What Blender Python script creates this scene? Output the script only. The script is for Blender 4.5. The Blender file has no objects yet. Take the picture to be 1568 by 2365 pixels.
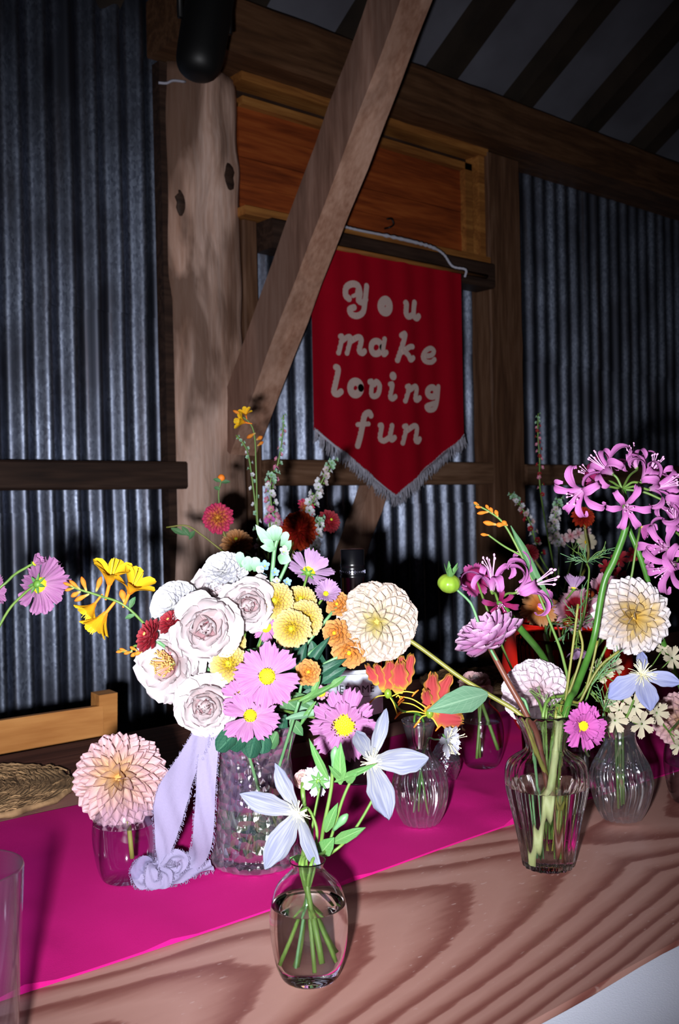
import bpy, math, random
from mathutils import Vector, Matrix

sc = bpy.context.scene
col = sc.collection
PI = math.pi
V = Vector
rad = math.radians

# ------------------------------------------------------------------ camera
W, H, FPX = 1568.0, 2365.0, 2300.0
TABLE_Z = 0.75
CAM = V((0.0, 0.0, TABLE_Z + 0.36))
_th, _roll, _pitch = rad(49.7), rad(-1.2), rad(-0.55)
_F = V((math.cos(_th), math.sin(_th), 0)); _R = V((math.sin(_th), -math.cos(_th), 0)); _U = V((0, 0, 1))
FW = _F * math.cos(_pitch) + _U * math.sin(_pitch)
_U2 = _U * math.cos(_pitch) - _F * math.sin(_pitch)
RT = _R * math.cos(_roll) + _U2 * math.sin(_roll)
UP = -_R * math.sin(_roll) + _U2 * math.cos(_roll)
cam_data = bpy.data.cameras.new('camera')
cam = bpy.data.objects.new('camera', cam_data); col.objects.link(cam)
cam_data.sensor_fit = 'VERTICAL'; cam_data.sensor_height = 36.0; cam_data.sensor_width = 24.0
cam_data.lens = 36.0 * FPX / H
cam_data.clip_start = 0.02
_m = Matrix((RT, UP, -FW)).transposed().to_4x4(); _m.translation = CAM
cam.matrix_world = _m
cam_data.dof.use_dof = True; cam_data.dof.focus_distance = 0.98; cam_data.dof.aperture_fstop = 16.0
sc.camera = cam

# ------------------------------------------------------------------ world and flash
world = bpy.data.worlds.new('world'); sc.world = world; world.use_nodes = True
world.node_tree.nodes['Background'].inputs[0].default_value = (0.55, 0.6, 0.75, 1)
world.node_tree.nodes['Background'].inputs[1].default_value = 0.004
fl = bpy.data.lights.new('camera_flash', 'SPOT')
fl.energy = 158.0; fl.color = (0.94, 0.95, 1.0); fl.shadow_soft_size = 0.014
fl.spot_size = rad(75); fl.spot_blend = 1.0
flash = bpy.data.objects.new('camera_flash', fl); col.objects.link(flash)
_m = Matrix((RT, UP, -FW)).transposed().to_4x4()
_m = _m @ Matrix.Rotation(rad(2.5), 4, 'X') @ Matrix.Rotation(rad(0.5), 4, 'Y')
_m.translation = CAM - RT * 0.055 - UP * 0.045 + FW * 0.01
flash.matrix_world = _m
vs = sc.view_settings
sc.display_settings.display_device = 'sRGB'
vs.view_transform = 'Standard'; vs.look = 'None'; vs.gamma = 1.0; vs.use_curve_mapping = False
vs.exposure = 0.0
sc.cycles.use_denoising = True
sc.cycles.max_bounces = 14; sc.cycles.transmission_bounces = 14; sc.cycles.transparent_max_bounces = 16
sc.cycles.diffuse_bounces = 4; sc.cycles.glossy_bounces = 4

# ------------------------------------------------------------------ helpers: where things stand
def at(px, py, d):
    return CAM + (FW + RT * ((px - W / 2) / FPX) - UP * ((py - H / 2) / FPX)) * d
def at_y(px, py, y):
    r = FW + RT * ((px - W / 2) / FPX) - UP * ((py - H / 2) / FPX)
    return CAM + r * ((y - CAM.y) / r.y)
def at_z(px, py, z=TABLE_Z):
    r = FW + RT * ((px - W / 2) / FPX) - UP * ((py - H / 2) / FPX)
    return CAM + r * ((z - CAM.z) / r.z)
def stand(px, d, z=TABLE_Z):
    a = (px - W / 2) / FPX
    b = ((z - CAM.z) / d - FW.z - RT.z * a) / (-UP.z)
    p = CAM + (FW + RT * a - UP * b) * d
    return p
def zpx(py, d):      # height of a picture row at distance d
    return CAM.z - (py - 1160.0) / FPX * d
def mpx(n, d): return n * d / FPX
def nrm(x, y, z): return (RT * x + UP * y - FW * z).normalized()

# ------------------------------------------------------------------ helpers: materials
def lin(c):
    out = []
    for v in c[:3]:
        v = v / 255.0
        out.append(v / 12.92 if v <= 0.04045 else ((v + 0.055) / 1.055) ** 2.4)
    return (*out, 1.0)
class NT:
    def __init__(s, name):
        s.m = bpy.data.materials.new(name); s.m.use_nodes = True
        s.t = s.m.node_tree; s.t.nodes.clear()
        s.out = s.t.nodes.new('ShaderNodeOutputMaterial')
    def n(s, typ, **kw):
        nd = s.t.nodes.new('ShaderNode' + typ)
        for k, v in kw.items():
            if k.startswith('i_'):
                key = k[2:]; key = int(key) if key.isdigit() else key.replace('_', ' ')
                s.put(nd.inputs[key], v)
            else: setattr(nd, k, v)
        return nd
    def put(s, sock, v):
        if isinstance(v, bpy.types.NodeSocket): s.t.links.new(v, sock)
        elif isinstance(v, bpy.types.Node): s.t.links.new(v.outputs[0], sock)
        else: sock.default_value = v
    def math(s, op, a, b=0.0, c=0.0, clamp=False):
        nd = s.n('Math', operation=op); nd.use_clamp = clamp
        s.put(nd.inputs[0], a); s.put(nd.inputs[1], b); s.put(nd.inputs[2], c)
        return nd.outputs[0]
    def mix(s, fac, a, b, mode='MIX'):
        nd = s.n('MixRGB', blend_type=mode); s.put(nd.inputs[0], fac); s.put(nd.inputs[1], a); s.put(nd.inputs[2], b)
        return nd.outputs[0]
    def ramp(s, fac, stops, interp='LINEAR'):
        nd = s.n('ValToRGB'); cr = nd.color_ramp; cr.interpolation = interp
        while len(cr.elements) < len(stops): cr.elements.new(0.5)
        for e, (p, c) in zip(cr.elements, stops):
            e.position = p; e.color = c if len(c) == 4 and max(c) <= 1.0 else lin(c)
        s.put(nd.inputs[0], fac); return nd.outputs[0]
    def done(s, sh):
        s.put(s.out.inputs[0], sh); return s.m
MATS = {}
def petal_mat(name, stops, vein=0.0, veincol=None, edge=None, rough=0.68, transl=0.22, rnd=0.1, veinfreq=9.0, rib=None, val=0.57):
    t = NT(name)
    uv = t.n('UVMap'); sep = t.n('SeparateXYZ', i_0=uv)
    c = t.ramp(sep.outputs[1], stops)
    if vein:
        cmb = t.n('CombineXYZ', i_0=t.math('MULTIPLY', sep.outputs[0], veinfreq), i_1=t.math('MULTIPLY', sep.outputs[1], 0.9))
        nz = t.n('TexNoise', i_Vector=cmb, i_Scale=2.2, i_Detail=2.0)
        f = t.math('MULTIPLY', t.ramp(nz.outputs[0], [(0.42, (0, 0, 0, 1)), (0.6, (1, 1, 1, 1))]), vein)
        c = t.mix(f, c, lin(veincol))
    if edge:
        e = t.math('POWER', t.math('ABSOLUTE', t.math('MULTIPLY_ADD', sep.outputs[0], 2.0, -1.0)), edge[1])
        e2 = t.math('MAXIMUM', e, t.math('POWER', sep.outputs[1], edge[2]))
        c = t.mix(e2, c, lin(edge[0]))
    if rib:
        au = t.math('ABSOLUTE', t.math('MULTIPLY_ADD', sep.outputs[0], 2.0, -1.0))
        sd = t.math('ABSOLUTE', t.math('SINE', t.math('MULTIPLY_ADD', au, 6.0, t.math('MULTIPLY', sep.outputs[1], -26.0))))
        k = t.math('MAXIMUM', t.ramp(au, [(0.02, (1, 1, 1, 1)), (0.07, (0, 0, 0, 1))]), t.math('MULTIPLY', t.ramp(sd, [(0.04, (1, 1, 1, 1)), (0.16, (0, 0, 0, 1))]), 0.55))
        c = t.mix(t.math('MULTIPLY', k, 0.6), c, lin(rib))
    oi = t.n('ObjectInfo')
    valn = t.math('MULTIPLY_ADD', oi.outputs['Random'], 2 * val * rnd, val - val * rnd)
    hsv = t.n('HueSaturation', i_Value=valn, i_Color=c)
    b = t.n('BsdfPrincipled', i_Roughness=rough); t.put(b.inputs['Base Color'], hsv.outputs[0]); b.inputs['Specular IOR Level'].default_value = 0.12
    cb = t.n('CombineXYZ', i_0=t.math('MULTIPLY', sep.outputs[0], 22.0), i_1=t.math('MULTIPLY', sep.outputs[1], 4.0)); nb = t.n('TexNoise', i_Vector=cb, i_Scale=1.0, i_Detail=2.0)
    bp = t.n('Bump', i_Strength=0.35, i_Height=nb.outputs[0]); bp.inputs['Distance'].default_value = 0.0006; t.put(b.inputs['Normal'], bp)
    tr = t.n('BsdfTranslucent'); t.put(tr.inputs[0], hsv.outputs[0])
    mx = t.n('MixShader', i_0=transl); t.put(mx.inputs[1], b); t.put(mx.inputs[2], tr)
    m = t.done(mx); MATS[name] = m; return m
def plain_mat(name, c, c2=None, scale=20.0, rough=0.6, metal=0.0, bump=0.0, spec=0.4, stretch=(1, 1, 1), detail=4.0, contrast=(0.3, 0.7)):
    t = NT(name)
    b = t.n('BsdfPrincipled', i_Roughness=rough, i_Metallic=metal); b.inputs['Specular IOR Level'].default_value = spec
    if c2 is None: b.inputs['Base Color'].default_value = lin(c)
    else:
        tc = t.n('TexCoord'); mp = t.n('Mapping', i_0=tc.outputs['Object']); mp.inputs['Scale'].default_value = stretch
        nz = t.n('TexNoise', i_Vector=mp, i_Scale=scale, i_Detail=detail)
        t.put(b.inputs['Base Color'], t.ramp(nz.outputs[0], [(contrast[0], c), (contrast[1], c2)]))
        if bump:
            bp = t.n('Bump', i_Strength=bump, i_Height=nz.outputs[0]); bp.inputs['Distance'].default_value = 0.002
            t.put(b.inputs['Normal'], bp)
    m = t.done(b); MATS[name] = m; return m
def glass_mat(name, tint=(255, 255, 255), ior=1.4, rough=0.0, bump=None):
    t = NT(name)
    g = t.n('BsdfGlass', i_Color=lin(tint), i_Roughness=rough, i_IOR=ior)
    if bump:
        tc = t.n('TexCoord'); vo = t.n('TexVoronoi', i_Vector=tc.outputs['Object'], i_Scale=bump[0])
        bp = t.n('Bump', i_Strength=bump[1], i_Height=vo.outputs[0]); bp.inputs['Distance'].default_value = 0.004
        t.put(g.inputs['Normal'], bp)
    m = t.done(g); MATS[name] = m; return m
def wood_mat(name, c1, c2, c3, axis='X', ring=14.0, rough=0.65, knots=True, bump=0.3, scale=1.0, patch=0.0):
    t = NT(name)
    tc = t.n('TexCoord'); mp = t.n('Mapping', i_0=tc.outputs['Object'])
    sx = {'X': (0.6, 7, 7), 'Y': (7, 0.6, 7), 'Z': (7, 7, 0.6)}[axis]
    mp.inputs['Scale'].default_value = tuple(v * scale for v in sx)
    n1 = t.n('TexNoise', i_Vector=mp, i_Scale=1.5, i_Detail=3.0, i_Distortion=0.5)
    sn = t.math('MULTIPLY_ADD', t.math('SINE', t.math('MULTIPLY', n1.outputs[0], ring * 6.28)), 0.5, 0.5)
    n2 = t.n('TexNoise', i_Vector=mp, i_Scale=16.0, i_Detail=5.0)
    f = t.math('MULTIPLY_ADD', sn, 0.35, t.math('MULTIPLY', n2.outputs[0], 0.75))
    c = t.ramp(f, [(0.15, c1), (0.5, c2), (0.95, c3)])
    if patch:
        mp3 = t.n('Mapping', i_0=tc.outputs['Object']); mp3.inputs['Scale'].default_value = tuple(v * 0.75 if v > 1 else 1.3 for v in sx)
        n3 = t.n('TexNoise', i_Vector=mp3, i_Scale=1.3, i_Detail=4.0, i_Distortion=0.8)
        c = t.mix(t.math('MULTIPLY', t.ramp(n3.outputs[0], [(0.44, (1, 1, 1, 1)), (0.58, (0, 0, 0, 1))]), patch), c, lin([v * 0.62 for v in c3]))
    if knots:
        mp2 = t.n('Mapping', i_0=tc.outputs['Object']); mp2.inputs['Scale'].default_value = tuple(v * 0.28 for v in sx)
        vo = t.n('TexVoronoi', i_Vector=mp2, i_Scale=2.3)
        k = t.ramp(vo.outputs[0], [(0.03, (1, 1, 1, 1)), (0.09, (0, 0, 0, 1))])
        c = t.mix(k, c, lin([v * 0.35 for v in c3]))
    b = t.n('BsdfPrincipled', i_Roughness=rough); b.inputs['Specular IOR Level'].default_value = 0.3
    t.put(b.inputs['Base Color'], c)
    bp = t.n('Bump', i_Strength=bump, i_Height=n2.outputs[0]); bp.inputs['Distance'].default_value = 0.003
    t.put(b.inputs['Normal'], bp)
    m = t.done(b); MATS[name] = m; return m
def thin_glass_mat(name, tint=(250, 250, 255), rough=0.06, bump=None, refl=(0.05, 0.85, 3.0), haze=0.0, dark=0.35):
    """thin walled glass: seen straight through, reflecting more the more it turns edge on"""
    t = NT(name)
    tr = t.n('BsdfTransparent'); gl = t.n('BsdfGlossy', i_Roughness=rough); gl.inputs['Color'].default_value = (0.95, 0.96, 1, 1)
    lw = t.n('LayerWeight', i_Blend=0.5)
    if bump:
        tc = t.n('TexCoord'); vo = t.n('TexVoronoi', i_Vector=tc.outputs['Object'], i_Scale=bump[0])
        bp = t.n('Bump', i_Strength=bump[1], i_Height=vo.outputs[0]); bp.inputs['Distance'].default_value = 0.004
        t.put(gl.inputs['Normal'], bp); t.put(lw.inputs['Normal'], bp)
    f = t.math('MULTIPLY_ADD', t.math('POWER', lw.outputs['Facing'], refl[2]), refl[1], refl[0], clamp=True)
    t.put(tr.inputs[0], t.mix(t.math('MULTIPLY', t.math('POWER', lw.outputs['Facing'], 2.0), dark), lin(tint), lin([v * 0.3 for v in tint])))
    mx = t.n('MixShader', i_0=f); t.put(mx.inputs[1], tr); t.put(mx.inputs[2], gl)
    if haze:
        df = t.n('BsdfDiffuse', i_Color=lin(tint))
        m2 = t.n('MixShader', i_0=t.math('MULTIPLY', lw.outputs['Facing'], haze)); t.put(m2.inputs[1], mx); t.put(m2.inputs[2], df); mx = m2
    MATS[name] = t.done(mx)

# ------------------------------------------------------------------ helpers: meshes
def mesh(name, vs_, fs, mat=None, smooth=True, uvs=None):
    me = bpy.data.meshes.new(name); me.from_pydata([tuple(v) for v in vs_], [], fs)
    if smooth: me.polygons.foreach_set('use_smooth', [True] * len(me.polygons))
    if uvs is not None:
        ul = me.uv_layers.new(name='UVMap')
        li = [0] * len(me.loops); me.loops.foreach_get('vertex_index', li)
        ul.data.foreach_set('uv', [c for i in li for c in uvs[i]])
    if mat: me.materials.append(MATS[mat] if isinstance(mat, str) else mat)
    return me
class MB:
    def __init__(s): s.v = []; s.f = []; s.uv = []
    def add(s, vs_, fs, uv=None):
        o = len(s.v); s.v += [V(p) for p in vs_]; s.f += [tuple(i + o for i in f) for f in fs]
        s.uv += uv if uv else [(0.5, 0.5)] * len(vs_)
    def box(s, a, b, M=None):
        x0, y0, z0 = a; x1, y1, z1 = b
        p = [V(q) for q in ((x0,y0,z0),(x1,y0,z0),(x1,y1,z0),(x0,y1,z0),(x0,y0,z1),(x1,y0,z1),(x1,y1,z1),(x0,y1,z1))]
        if M: p = [M @ q for q in p]
        s.add(p, [(0,3,2,1),(4,5,6,7),(0,1,5,4),(1,2,6,5),(2,3,7,6),(3,0,4,7)])
    def tube(s, pts, rr, n=7, cap=True):
        pts = [V(p) for p in pts]
        if not isinstance(rr, (list, tuple)): rr = [rr] * len(pts)
        up = None; vs_ = []; fs = []; uv = []
        for i, p in enumerate(pts):
            t = (pts[min(i + 1, len(pts) - 1)] - pts[max(i - 1, 0)])
            t = t.normalized() if t.length > 1e-9 else V((0, 0, 1))
            if up is None: up = t.orthogonal().normalized()
            up = (up - t * up.dot(t)); up = up.normalized() if up.length > 1e-6 else t.orthogonal().normalized()
            b = t.cross(up)
            for k in range(n):
                a = 2 * PI * k / n
                vs_.append(p + (up * math.cos(a) + b * math.sin(a)) * rr[i]); uv.append((k / n, i / max(1, len(pts) - 1)))
        for i in range(len(pts) - 1):
            for k in range(n):
                fs.append((i*n+k, i*n+(k+1) % n, (i+1)*n+(k+1) % n, (i+1)*n+k))
        if cap:
            fs.append(tuple(range(n - 1, -1, -1))); fs.append(tuple((len(pts)-1)*n + k for k in range(n)))
        s.add(vs_, fs, uv)
    def ball(s, c, r, nu=8, nv=6, sc_=(1, 1, 1), M=None):
        vs_ = []; fs = []; uv = []
        for j in range(nv + 1):
            th = PI * j / nv
            for i in range(nu):
                a = 2 * PI * i / nu
                p = V((r*sc_[0]*math.sin(th)*math.cos(a), r*sc_[1]*math.sin(th)*math.sin(a), r*sc_[2]*math.cos(th)))
                vs_.append((M @ p if M else p) + V(c)); uv.append((i / nu, j / nv))
        for j in range(nv):
            for i in range(nu):
                fs.append((j*nu+i, (j+1)*nu+i, (j+1)*nu+(i+1) % nu, j*nu+(i+1) % nu))
        s.add(vs_, fs, uv)
    def me(s, name, mat, smooth=True):
        return mesh(name, s.v, s.f, mat, smooth, s.uv)
def smooth_path(pts, k=6):
    pts = [V(p) for p in pts]
    if len(pts) < 3: return [pts[0].lerp(pts[-1], i / k) for i in range(k + 1)]
    out = []
    P = [pts[0] * 2 - pts[1]] + pts + [pts[-1] * 2 - pts[-2]]
    for i in range(1, len(P) - 2):
        a, b, c, d = P[i-1], P[i], P[i+1], P[i+2]
        for j in range(k):
            t = j / k
            out.append(0.5 * ((2*b) + (c-a)*t + (2*a-5*b+4*c-d)*t*t + (3*b-a-3*c+d)*t**3))
    out.append(pts[-1]); return out
def lathe_mb(mb, prof, n=40, mod=None):
    vs_ = []; fs = []
    for i, (r, z) in enumerate(prof):
        for k in range(n):
            a = 2 * PI * k / n
            rr = r * (1 + mod(a, z, i) if mod else 1)
            vs_.append((rr * math.cos(a), rr * math.sin(a), z))
    for i in range(len(prof) - 1):
        for k in range(n): fs.append((i*n+k, i*n+(k+1) % n, (i+1)*n+(k+1) % n, (i+1)*n+k))
    mb.add(vs_, fs)
def fine(prof, k=4): # smooth a profile
    return [(max(p.x, 0.0), p.y) for p in smooth_path([V((r, z, 0)) for r, z in prof], k)]
def interp(pr, v):
    for (a, wa), (b, wb) in zip(pr, pr[1:]):
        if v <= b:
            t = (v - a) / (b - a) if b > a else 0; t = t * t * (3 - 2 * t) * 0.5 + t * 0.5
            return wa + (wb - wa) * t
    return pr[-1][1]
WMAX = {}
def petal_me(name, mat, prof, curl=(0, 0, 1), cup=0.3, ruf=0.0, rf=2.5, teeth=0.0, nteeth=3, fold=0.0, rnd=0.0, nu=6, nv=8, seed=0, wavy=0.0):
    R = random.Random(seed); ph = R.random() * 6.28
    vs_ = []; uv = []; y = z = 0.0
    for j in range(nv + 1):
        v = j / nv; a = curl[0] + (curl[1] - curl[0]) * v ** curl[2]
        if j: y += math.cos(a) / nv; z += math.sin(a) / nv
        w = interp(prof, v)
        for i in range(nu + 1):
            u = -1 + 2 * i / nu
            wu = w * (1 + wavy * abs(u) * math.sin(v * 21 + ph + (1.7 if u > 0 else 0))) if wavy else w
            off = cup * w * (u * u - 0.3) + fold * abs(u) * w + ruf * v * v * math.sin(rf * PI * u + 5 * v + ph) * (0.3 + abs(u))
            back = rnd * u * u * v ** 5
            if teeth: back += teeth * (0.5 + 0.5 * math.cos(PI * nteeth * (u + 1))) * v ** 8 * (0.6 + 0.4 * math.sin(3 * u + ph))
            vs_.append((wu * u, y - back * math.cos(a) - off * math.sin(a), z - back * math.sin(a) + off * math.cos(a)))
            uv.append(((u + 1) / 2, v))
    fs = []
    n = nu + 1
    for j in range(nv):
        for i in range(nu): fs.append((j*n+i, j*n+i+1, (j+1)*n+i+1, (j+1)*n+i))
    me = mesh(name, vs_, fs, mat, True, uv); WMAX[me.name] = max(w for _, w in prof)
    return me

# ------------------------------------------------------------------ helpers: objects
WM = {}
class Thing:
    def __init__(s, name, label, cat, pos=(0, 0, 0), group=None, kind=None):
        s.p = V(pos); s.o = bpy.data.objects.new(name, None); col.objects.link(s.o)
        s.o.empty_display_size = 0.02; s.o.location = s.p
        if label: s.o['label'] = label
        if cat: s.o['category'] = cat
        if group: s.o['group'] = group
        if kind: s.o['kind'] = kind
        s.inv = Matrix.Translation(-s.p)
    def add(s, name, me, M=None, parent=None, mat=None, label=None, kind=None):
        o = bpy.data.objects.new(name, me); col.objects.link(o)
        M = M or Matrix()
        if parent is None: o.parent = s.o; o.matrix_basis = s.inv @ M
        else: o.parent = parent; o.matrix_basis = WM[parent.name].inverted() @ M
        WM[o.name] = M
        if mat: o.material_slots[0].link = 'OBJECT'; o.material_slots[0].material = MATS[mat]
        if label: o['label'] = label
        if kind: o['kind'] = kind
        return o
    def build(s, name, mb, mat, smooth=True, parent=None, label=None, kind=None):   # geometry given in world space
        mb.v = [p - s.p for p in mb.v]
        return s.add(name, mb.me(name, mat, smooth), Matrix.Translation(s.p), parent, None, label, kind)
def solo(name, me, label=None, cat=None, kind=None, M=None, group=None):
    o = bpy.data.objects.new(name, me); col.objects.link(o)
    if M: o.matrix_world = M
    if label: o['label'] = label
    if cat: o['category'] = cat
    if kind: o['kind'] = kind
    if group: o['group'] = group
    return o
def frame(pos, z, spin=0.0):
    z = z.normalized(); x = z.orthogonal().normalized()
    ref = UP - z * UP.dot(z)
    if ref.length > 1e-3: x = ref.normalized().cross(z)
    y = z.cross(x)
    M = Matrix((x, y, z)).transposed().to_4x4(); M.translation = pos
    return M @ Matrix.Rotation(spin, 4, 'Z')
def aim(me, base, tip, facing, wide):   # a petal from base to tip, its inner face turned to facing; wide = half width
    y = tip - base; L = y.length; y = y.normalized()
    z = facing - y * facing.dot(y); z = z.normalized() if z.length > 1e-4 else y.orthogonal().normalized()
    x = y.cross(z)
    M = Matrix((x * (wide / WMAX[me.name]), y * L, z * L)).transposed().to_4x4(); M.translation = base
    return M
def stem(th, pts, r0=0.0016, r1=None, mat='stem_green', name='stem', n=7):
    p = smooth_path(pts, 6); r1 = r1 or r0
    mb = MB(); mb.tube(p, [r0 + (r1 - r0) * i / (len(p) - 1) for i in range(len(p))], n)
    return th.build(name, mb, mat)

# ================================================================== MATERIALS
def corrugated_material():
    t = NT('galvanised_metal')
    tc = t.n('TexCoord'); mp = t.n('Mapping', i_0=tc.outputs['Object']); mp.inputs['Scale'].default_value = (1, 1, 0.55)
    vo = t.n('TexVoronoi', i_Vector=mp, i_Scale=170.0)
    nz = t.n('TexNoise', i_Vector=mp, i_Scale=5.0, i_Detail=5.0)
    st = t.n('Mapping', i_0=tc.outputs['Object']); st.inputs['Scale'].default_value = (30, 30, 1.2)
    n2 = t.n('TexNoise', i_Vector=st, i_Scale=1.0, i_Detail=3.0)
    c = t.ramp(vo.outputs[1], [(0.1, (112, 120, 140)), (0.9, (164, 174, 196))])
    c = t.mix(t.ramp(nz.outputs[0], [(0.38, (1, 1, 1, 1)), (0.62, (0, 0, 0, 1))]), c, lin((92, 96, 110)))
    c = t.mix(t.math('MULTIPLY', t.ramp(n2.outputs[0], [(0.56, (0, 0, 0, 1)), (0.74, (1, 1, 1, 1))]), 0.6), c, lin((70, 54, 46)))
    b = t.n('BsdfPrincipled', i_Metallic=0.93, i_Roughness=0.45); t.put(b.inputs['Base Color'], c)
    MATS['galvanised_metal'] = t.done(b)
corrugated_material()
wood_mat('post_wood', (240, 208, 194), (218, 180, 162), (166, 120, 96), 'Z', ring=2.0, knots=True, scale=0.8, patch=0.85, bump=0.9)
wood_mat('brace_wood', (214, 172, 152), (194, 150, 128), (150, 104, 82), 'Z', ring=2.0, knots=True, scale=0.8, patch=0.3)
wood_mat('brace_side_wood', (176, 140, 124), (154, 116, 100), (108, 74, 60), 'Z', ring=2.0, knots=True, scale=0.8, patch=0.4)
wood_mat('beam_wood', (116, 82, 58), (96, 64, 42), (66, 42, 28), 'X', ring=5.0)
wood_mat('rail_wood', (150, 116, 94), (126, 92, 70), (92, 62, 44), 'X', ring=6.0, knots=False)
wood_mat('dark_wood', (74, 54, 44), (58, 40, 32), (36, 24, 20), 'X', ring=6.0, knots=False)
wood_mat('stud_wood', (124, 92, 72), (104, 72, 52), (72, 46, 32), 'Z', ring=6.0)
wood_mat('panel_wood', (176, 92, 40), (152, 70, 28), (100, 40, 16), 'X', ring=4.0)
wood_mat('frame_wood', (190, 132, 70), (166, 108, 52), (116, 66, 30), 'X', ring=4.0, knots=False)
wood_mat('chair_wood', (196, 142, 84), (184, 126, 70), (160, 102, 52), 'X', ring=7.0, knots=False, rough=0.4)
wood_mat('table_far_wood', (112, 70, 56), (92, 52, 42), (60, 32, 26), 'X', ring=9.0)
plain_mat('ceiling_board', (124, 124, 136), (98, 96, 106), 3.0, 0.8)
plain_mat('rafter_wood', (60, 48, 38), (38, 30, 24), 6.0, 0.8)
plain_mat('floor_dark', (60, 52, 46), (40, 34, 30), 4.0, 0.9)
plain_mat('black_paint', (14, 14, 15), None, rough=0.5)
plain_mat('nail_steel', (150, 150, 160), None, rough=0.3, metal=1.0)
def table_material():
    t = NT('table_wood')
    tc = t.n('NewGeometry'); sep = t.n('SeparateXYZ', i_0=tc.outputs['Position'])
    x, y = sep.outputs[0], sep.outputs[1]
    mpn = t.n('Mapping', i_0=tc.outputs['Position']); mpn.inputs['Scale'].default_value = (2.4, 7.0, 1)
    nz = t.n('TexNoise', i_Vector=mpn, i_Scale=1.0, i_Detail=2.0, i_Distortion=0.3)
    mp3 = t.n('Mapping', i_0=tc.outputs['Position']); mp3.inputs['Scale'].default_value = (30, 160, 1)
    fn = t.n('TexNoise', i_Vector=mp3, i_Scale=1.0, i_Detail=3.0)
    wob = t.math('MULTIPLY_ADD', nz.outputs[0], 1.9, -0.95)
    yy = t.math('ADD', y, t.math('MULTIPLY', wob, 0.026))
    dx = t.math('MULTIPLY', t.math('ABSOLUTE', t.math('SUBTRACT', x, 0.845)), -8.2)
    q = t.math('POWER', t.math('ABSOLUTE', t.math('DIVIDE', t.math('SUBTRACT', yy, 0.625), 0.072)), 2.0)
    g = t.math('ADD', t.math('ADD', dx, q), t.math('MULTIPLY', wob, 0.9))
    g = t.math('ADD', g, t.math('MULTIPLY', fn.outputs[0], 0.22))
    fr = t.math('FRACT', t.math('ADD', g, 40.15))
    c = t.ramp(fr, [(0.0, (160, 118, 108)), (0.3, (164, 122, 112)), (0.55, (150, 106, 96)), (0.74, (124, 77, 69)), (0.86, (115, 67, 60)), (0.94, (126, 79, 71)), (1.0, (160, 118, 108))])
    mp4 = t.n('Mapping', i_0=tc.outputs['Position']); mp4.inputs['Scale'].default_value = (60, 150, 1)
    wn = t.n('TexNoise', i_Vector=mp4, i_Scale=1.3, i_Detail=2.0)
    worn = t.math('MULTIPLY', t.ramp(wn.outputs[0], [(0.66, (0, 0, 0, 1)), (0.72, (1, 1, 1, 1))]), 0.55)
    big = t.n('TexNoise', i_Vector=tc.outputs['Position'], i_Scale=7.0, i_Detail=1.0)
    worn = t.math('MULTIPLY', worn, t.ramp(big.outputs[0], [(0.5, (0, 0, 0, 1)), (0.62, (1, 1, 1, 1))]))
    c = t.mix(worn, c, lin((186, 160, 154)))
    b = t.n('BsdfPrincipled', i_Roughness=0.5); b.inputs['Specular IOR Level'].default_value = 0.3; t.put(b.inputs['Base Color'], c)
    bp = t.n('Bump', i_Strength=0.12, i_Height=fn.outputs[0]); bp.inputs['Distance'].default_value = 0.001
    t.put(b.inputs['Normal'], bp)
    MATS['table_wood'] = t.done(b)
table_material()
def cloth_mat(name, c1, c2, scale=900.0, rough=0.9, transl=0.0):
    t = NT(name)
    tc = t.n('TexCoord')
    nz = t.n('TexNoise', i_Vector=tc.outputs['Object'], i_Scale=scale, i_Detail=2.0)
    n2 = t.n('TexNoise', i_Vector=tc.outputs['Object'], i_Scale=14.0, i_Detail=2.0)
    c = t.mix(t.math('MULTIPLY', t.math('ADD', nz.outputs[0], n2.outputs[0]), 0.5), lin(c1), lin(c2))
    b = t.n('BsdfPrincipled', i_Roughness=rough); b.inputs['Specular IOR Level'].default_value = 0.1; t.put(b.inputs['Base Color'], c)
    bp = t.n('Bump', i_Strength=0.25, i_Height=nz.outputs[0]); bp.inputs['Distance'].default_value = 0.0008
    t.put(b.inputs['Normal'], bp)
    if transl:
        tr = t.n('BsdfTranslucent'); t.put(tr.inputs[0], c)
        mx = t.n('MixShader', i_0=transl); t.put(mx.inputs[1], b); t.put(mx.inputs[2], tr); b = mx
    MATS[name] = t.done(b)
cloth_mat('runner_cloth', (172, 12, 100), (192, 26, 118))
cloth_mat('banner_felt', (176, 6, 34), (150, 0, 26), 300)
cloth_mat('letter_felt', (214, 190, 186), (196, 168, 158), 300)
cloth_mat('fringe_silver', (210, 208, 222), (168, 166, 180), 400)
cloth_mat('white_linen', (232, 236, 250), (214, 220, 240), 700)
cloth_mat('ribbon_chiffon', (146, 139, 168), (134, 127, 157), 700, transl=0.25)
cloth_mat('red_cloth', (206, 36, 22), (180, 20, 16), 500)
plain_mat('seagrass', (164, 130, 92), (96, 70, 46), 60, 0.85, bump=0.5)
plain_mat('stem_green', (94, 122, 54), (72, 104, 42), 40, 0.45)
plain_mat('stem_bluegreen', (100, 142, 98), (72, 116, 74), 40, 0.45)
plain_mat('stem_olive', (122, 120, 52), (96, 98, 40), 40, 0.45)
plain_mat('stem_maroon', (102, 58, 42), (72, 36, 30), 40, 0.45)
plain_mat('stem_bright', (70, 118, 44), (50, 94, 32), 40, 0.4)
plain_mat('bud_green', (132, 156, 52), (94, 126, 34), 30, 0.3)
plain_mat('calyx_green', (92, 136, 48), (64, 104, 36), 60, 0.5)
plain_mat('disc_yellow', (240, 214, 20), (220, 180, 0), 900, 0.7)
plain_mat('disc_olive', (186, 196, 30), (150, 160, 20), 900, 0.7)
plain_mat('anther_dark', (60, 30, 14), None, rough=0.7)
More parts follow.
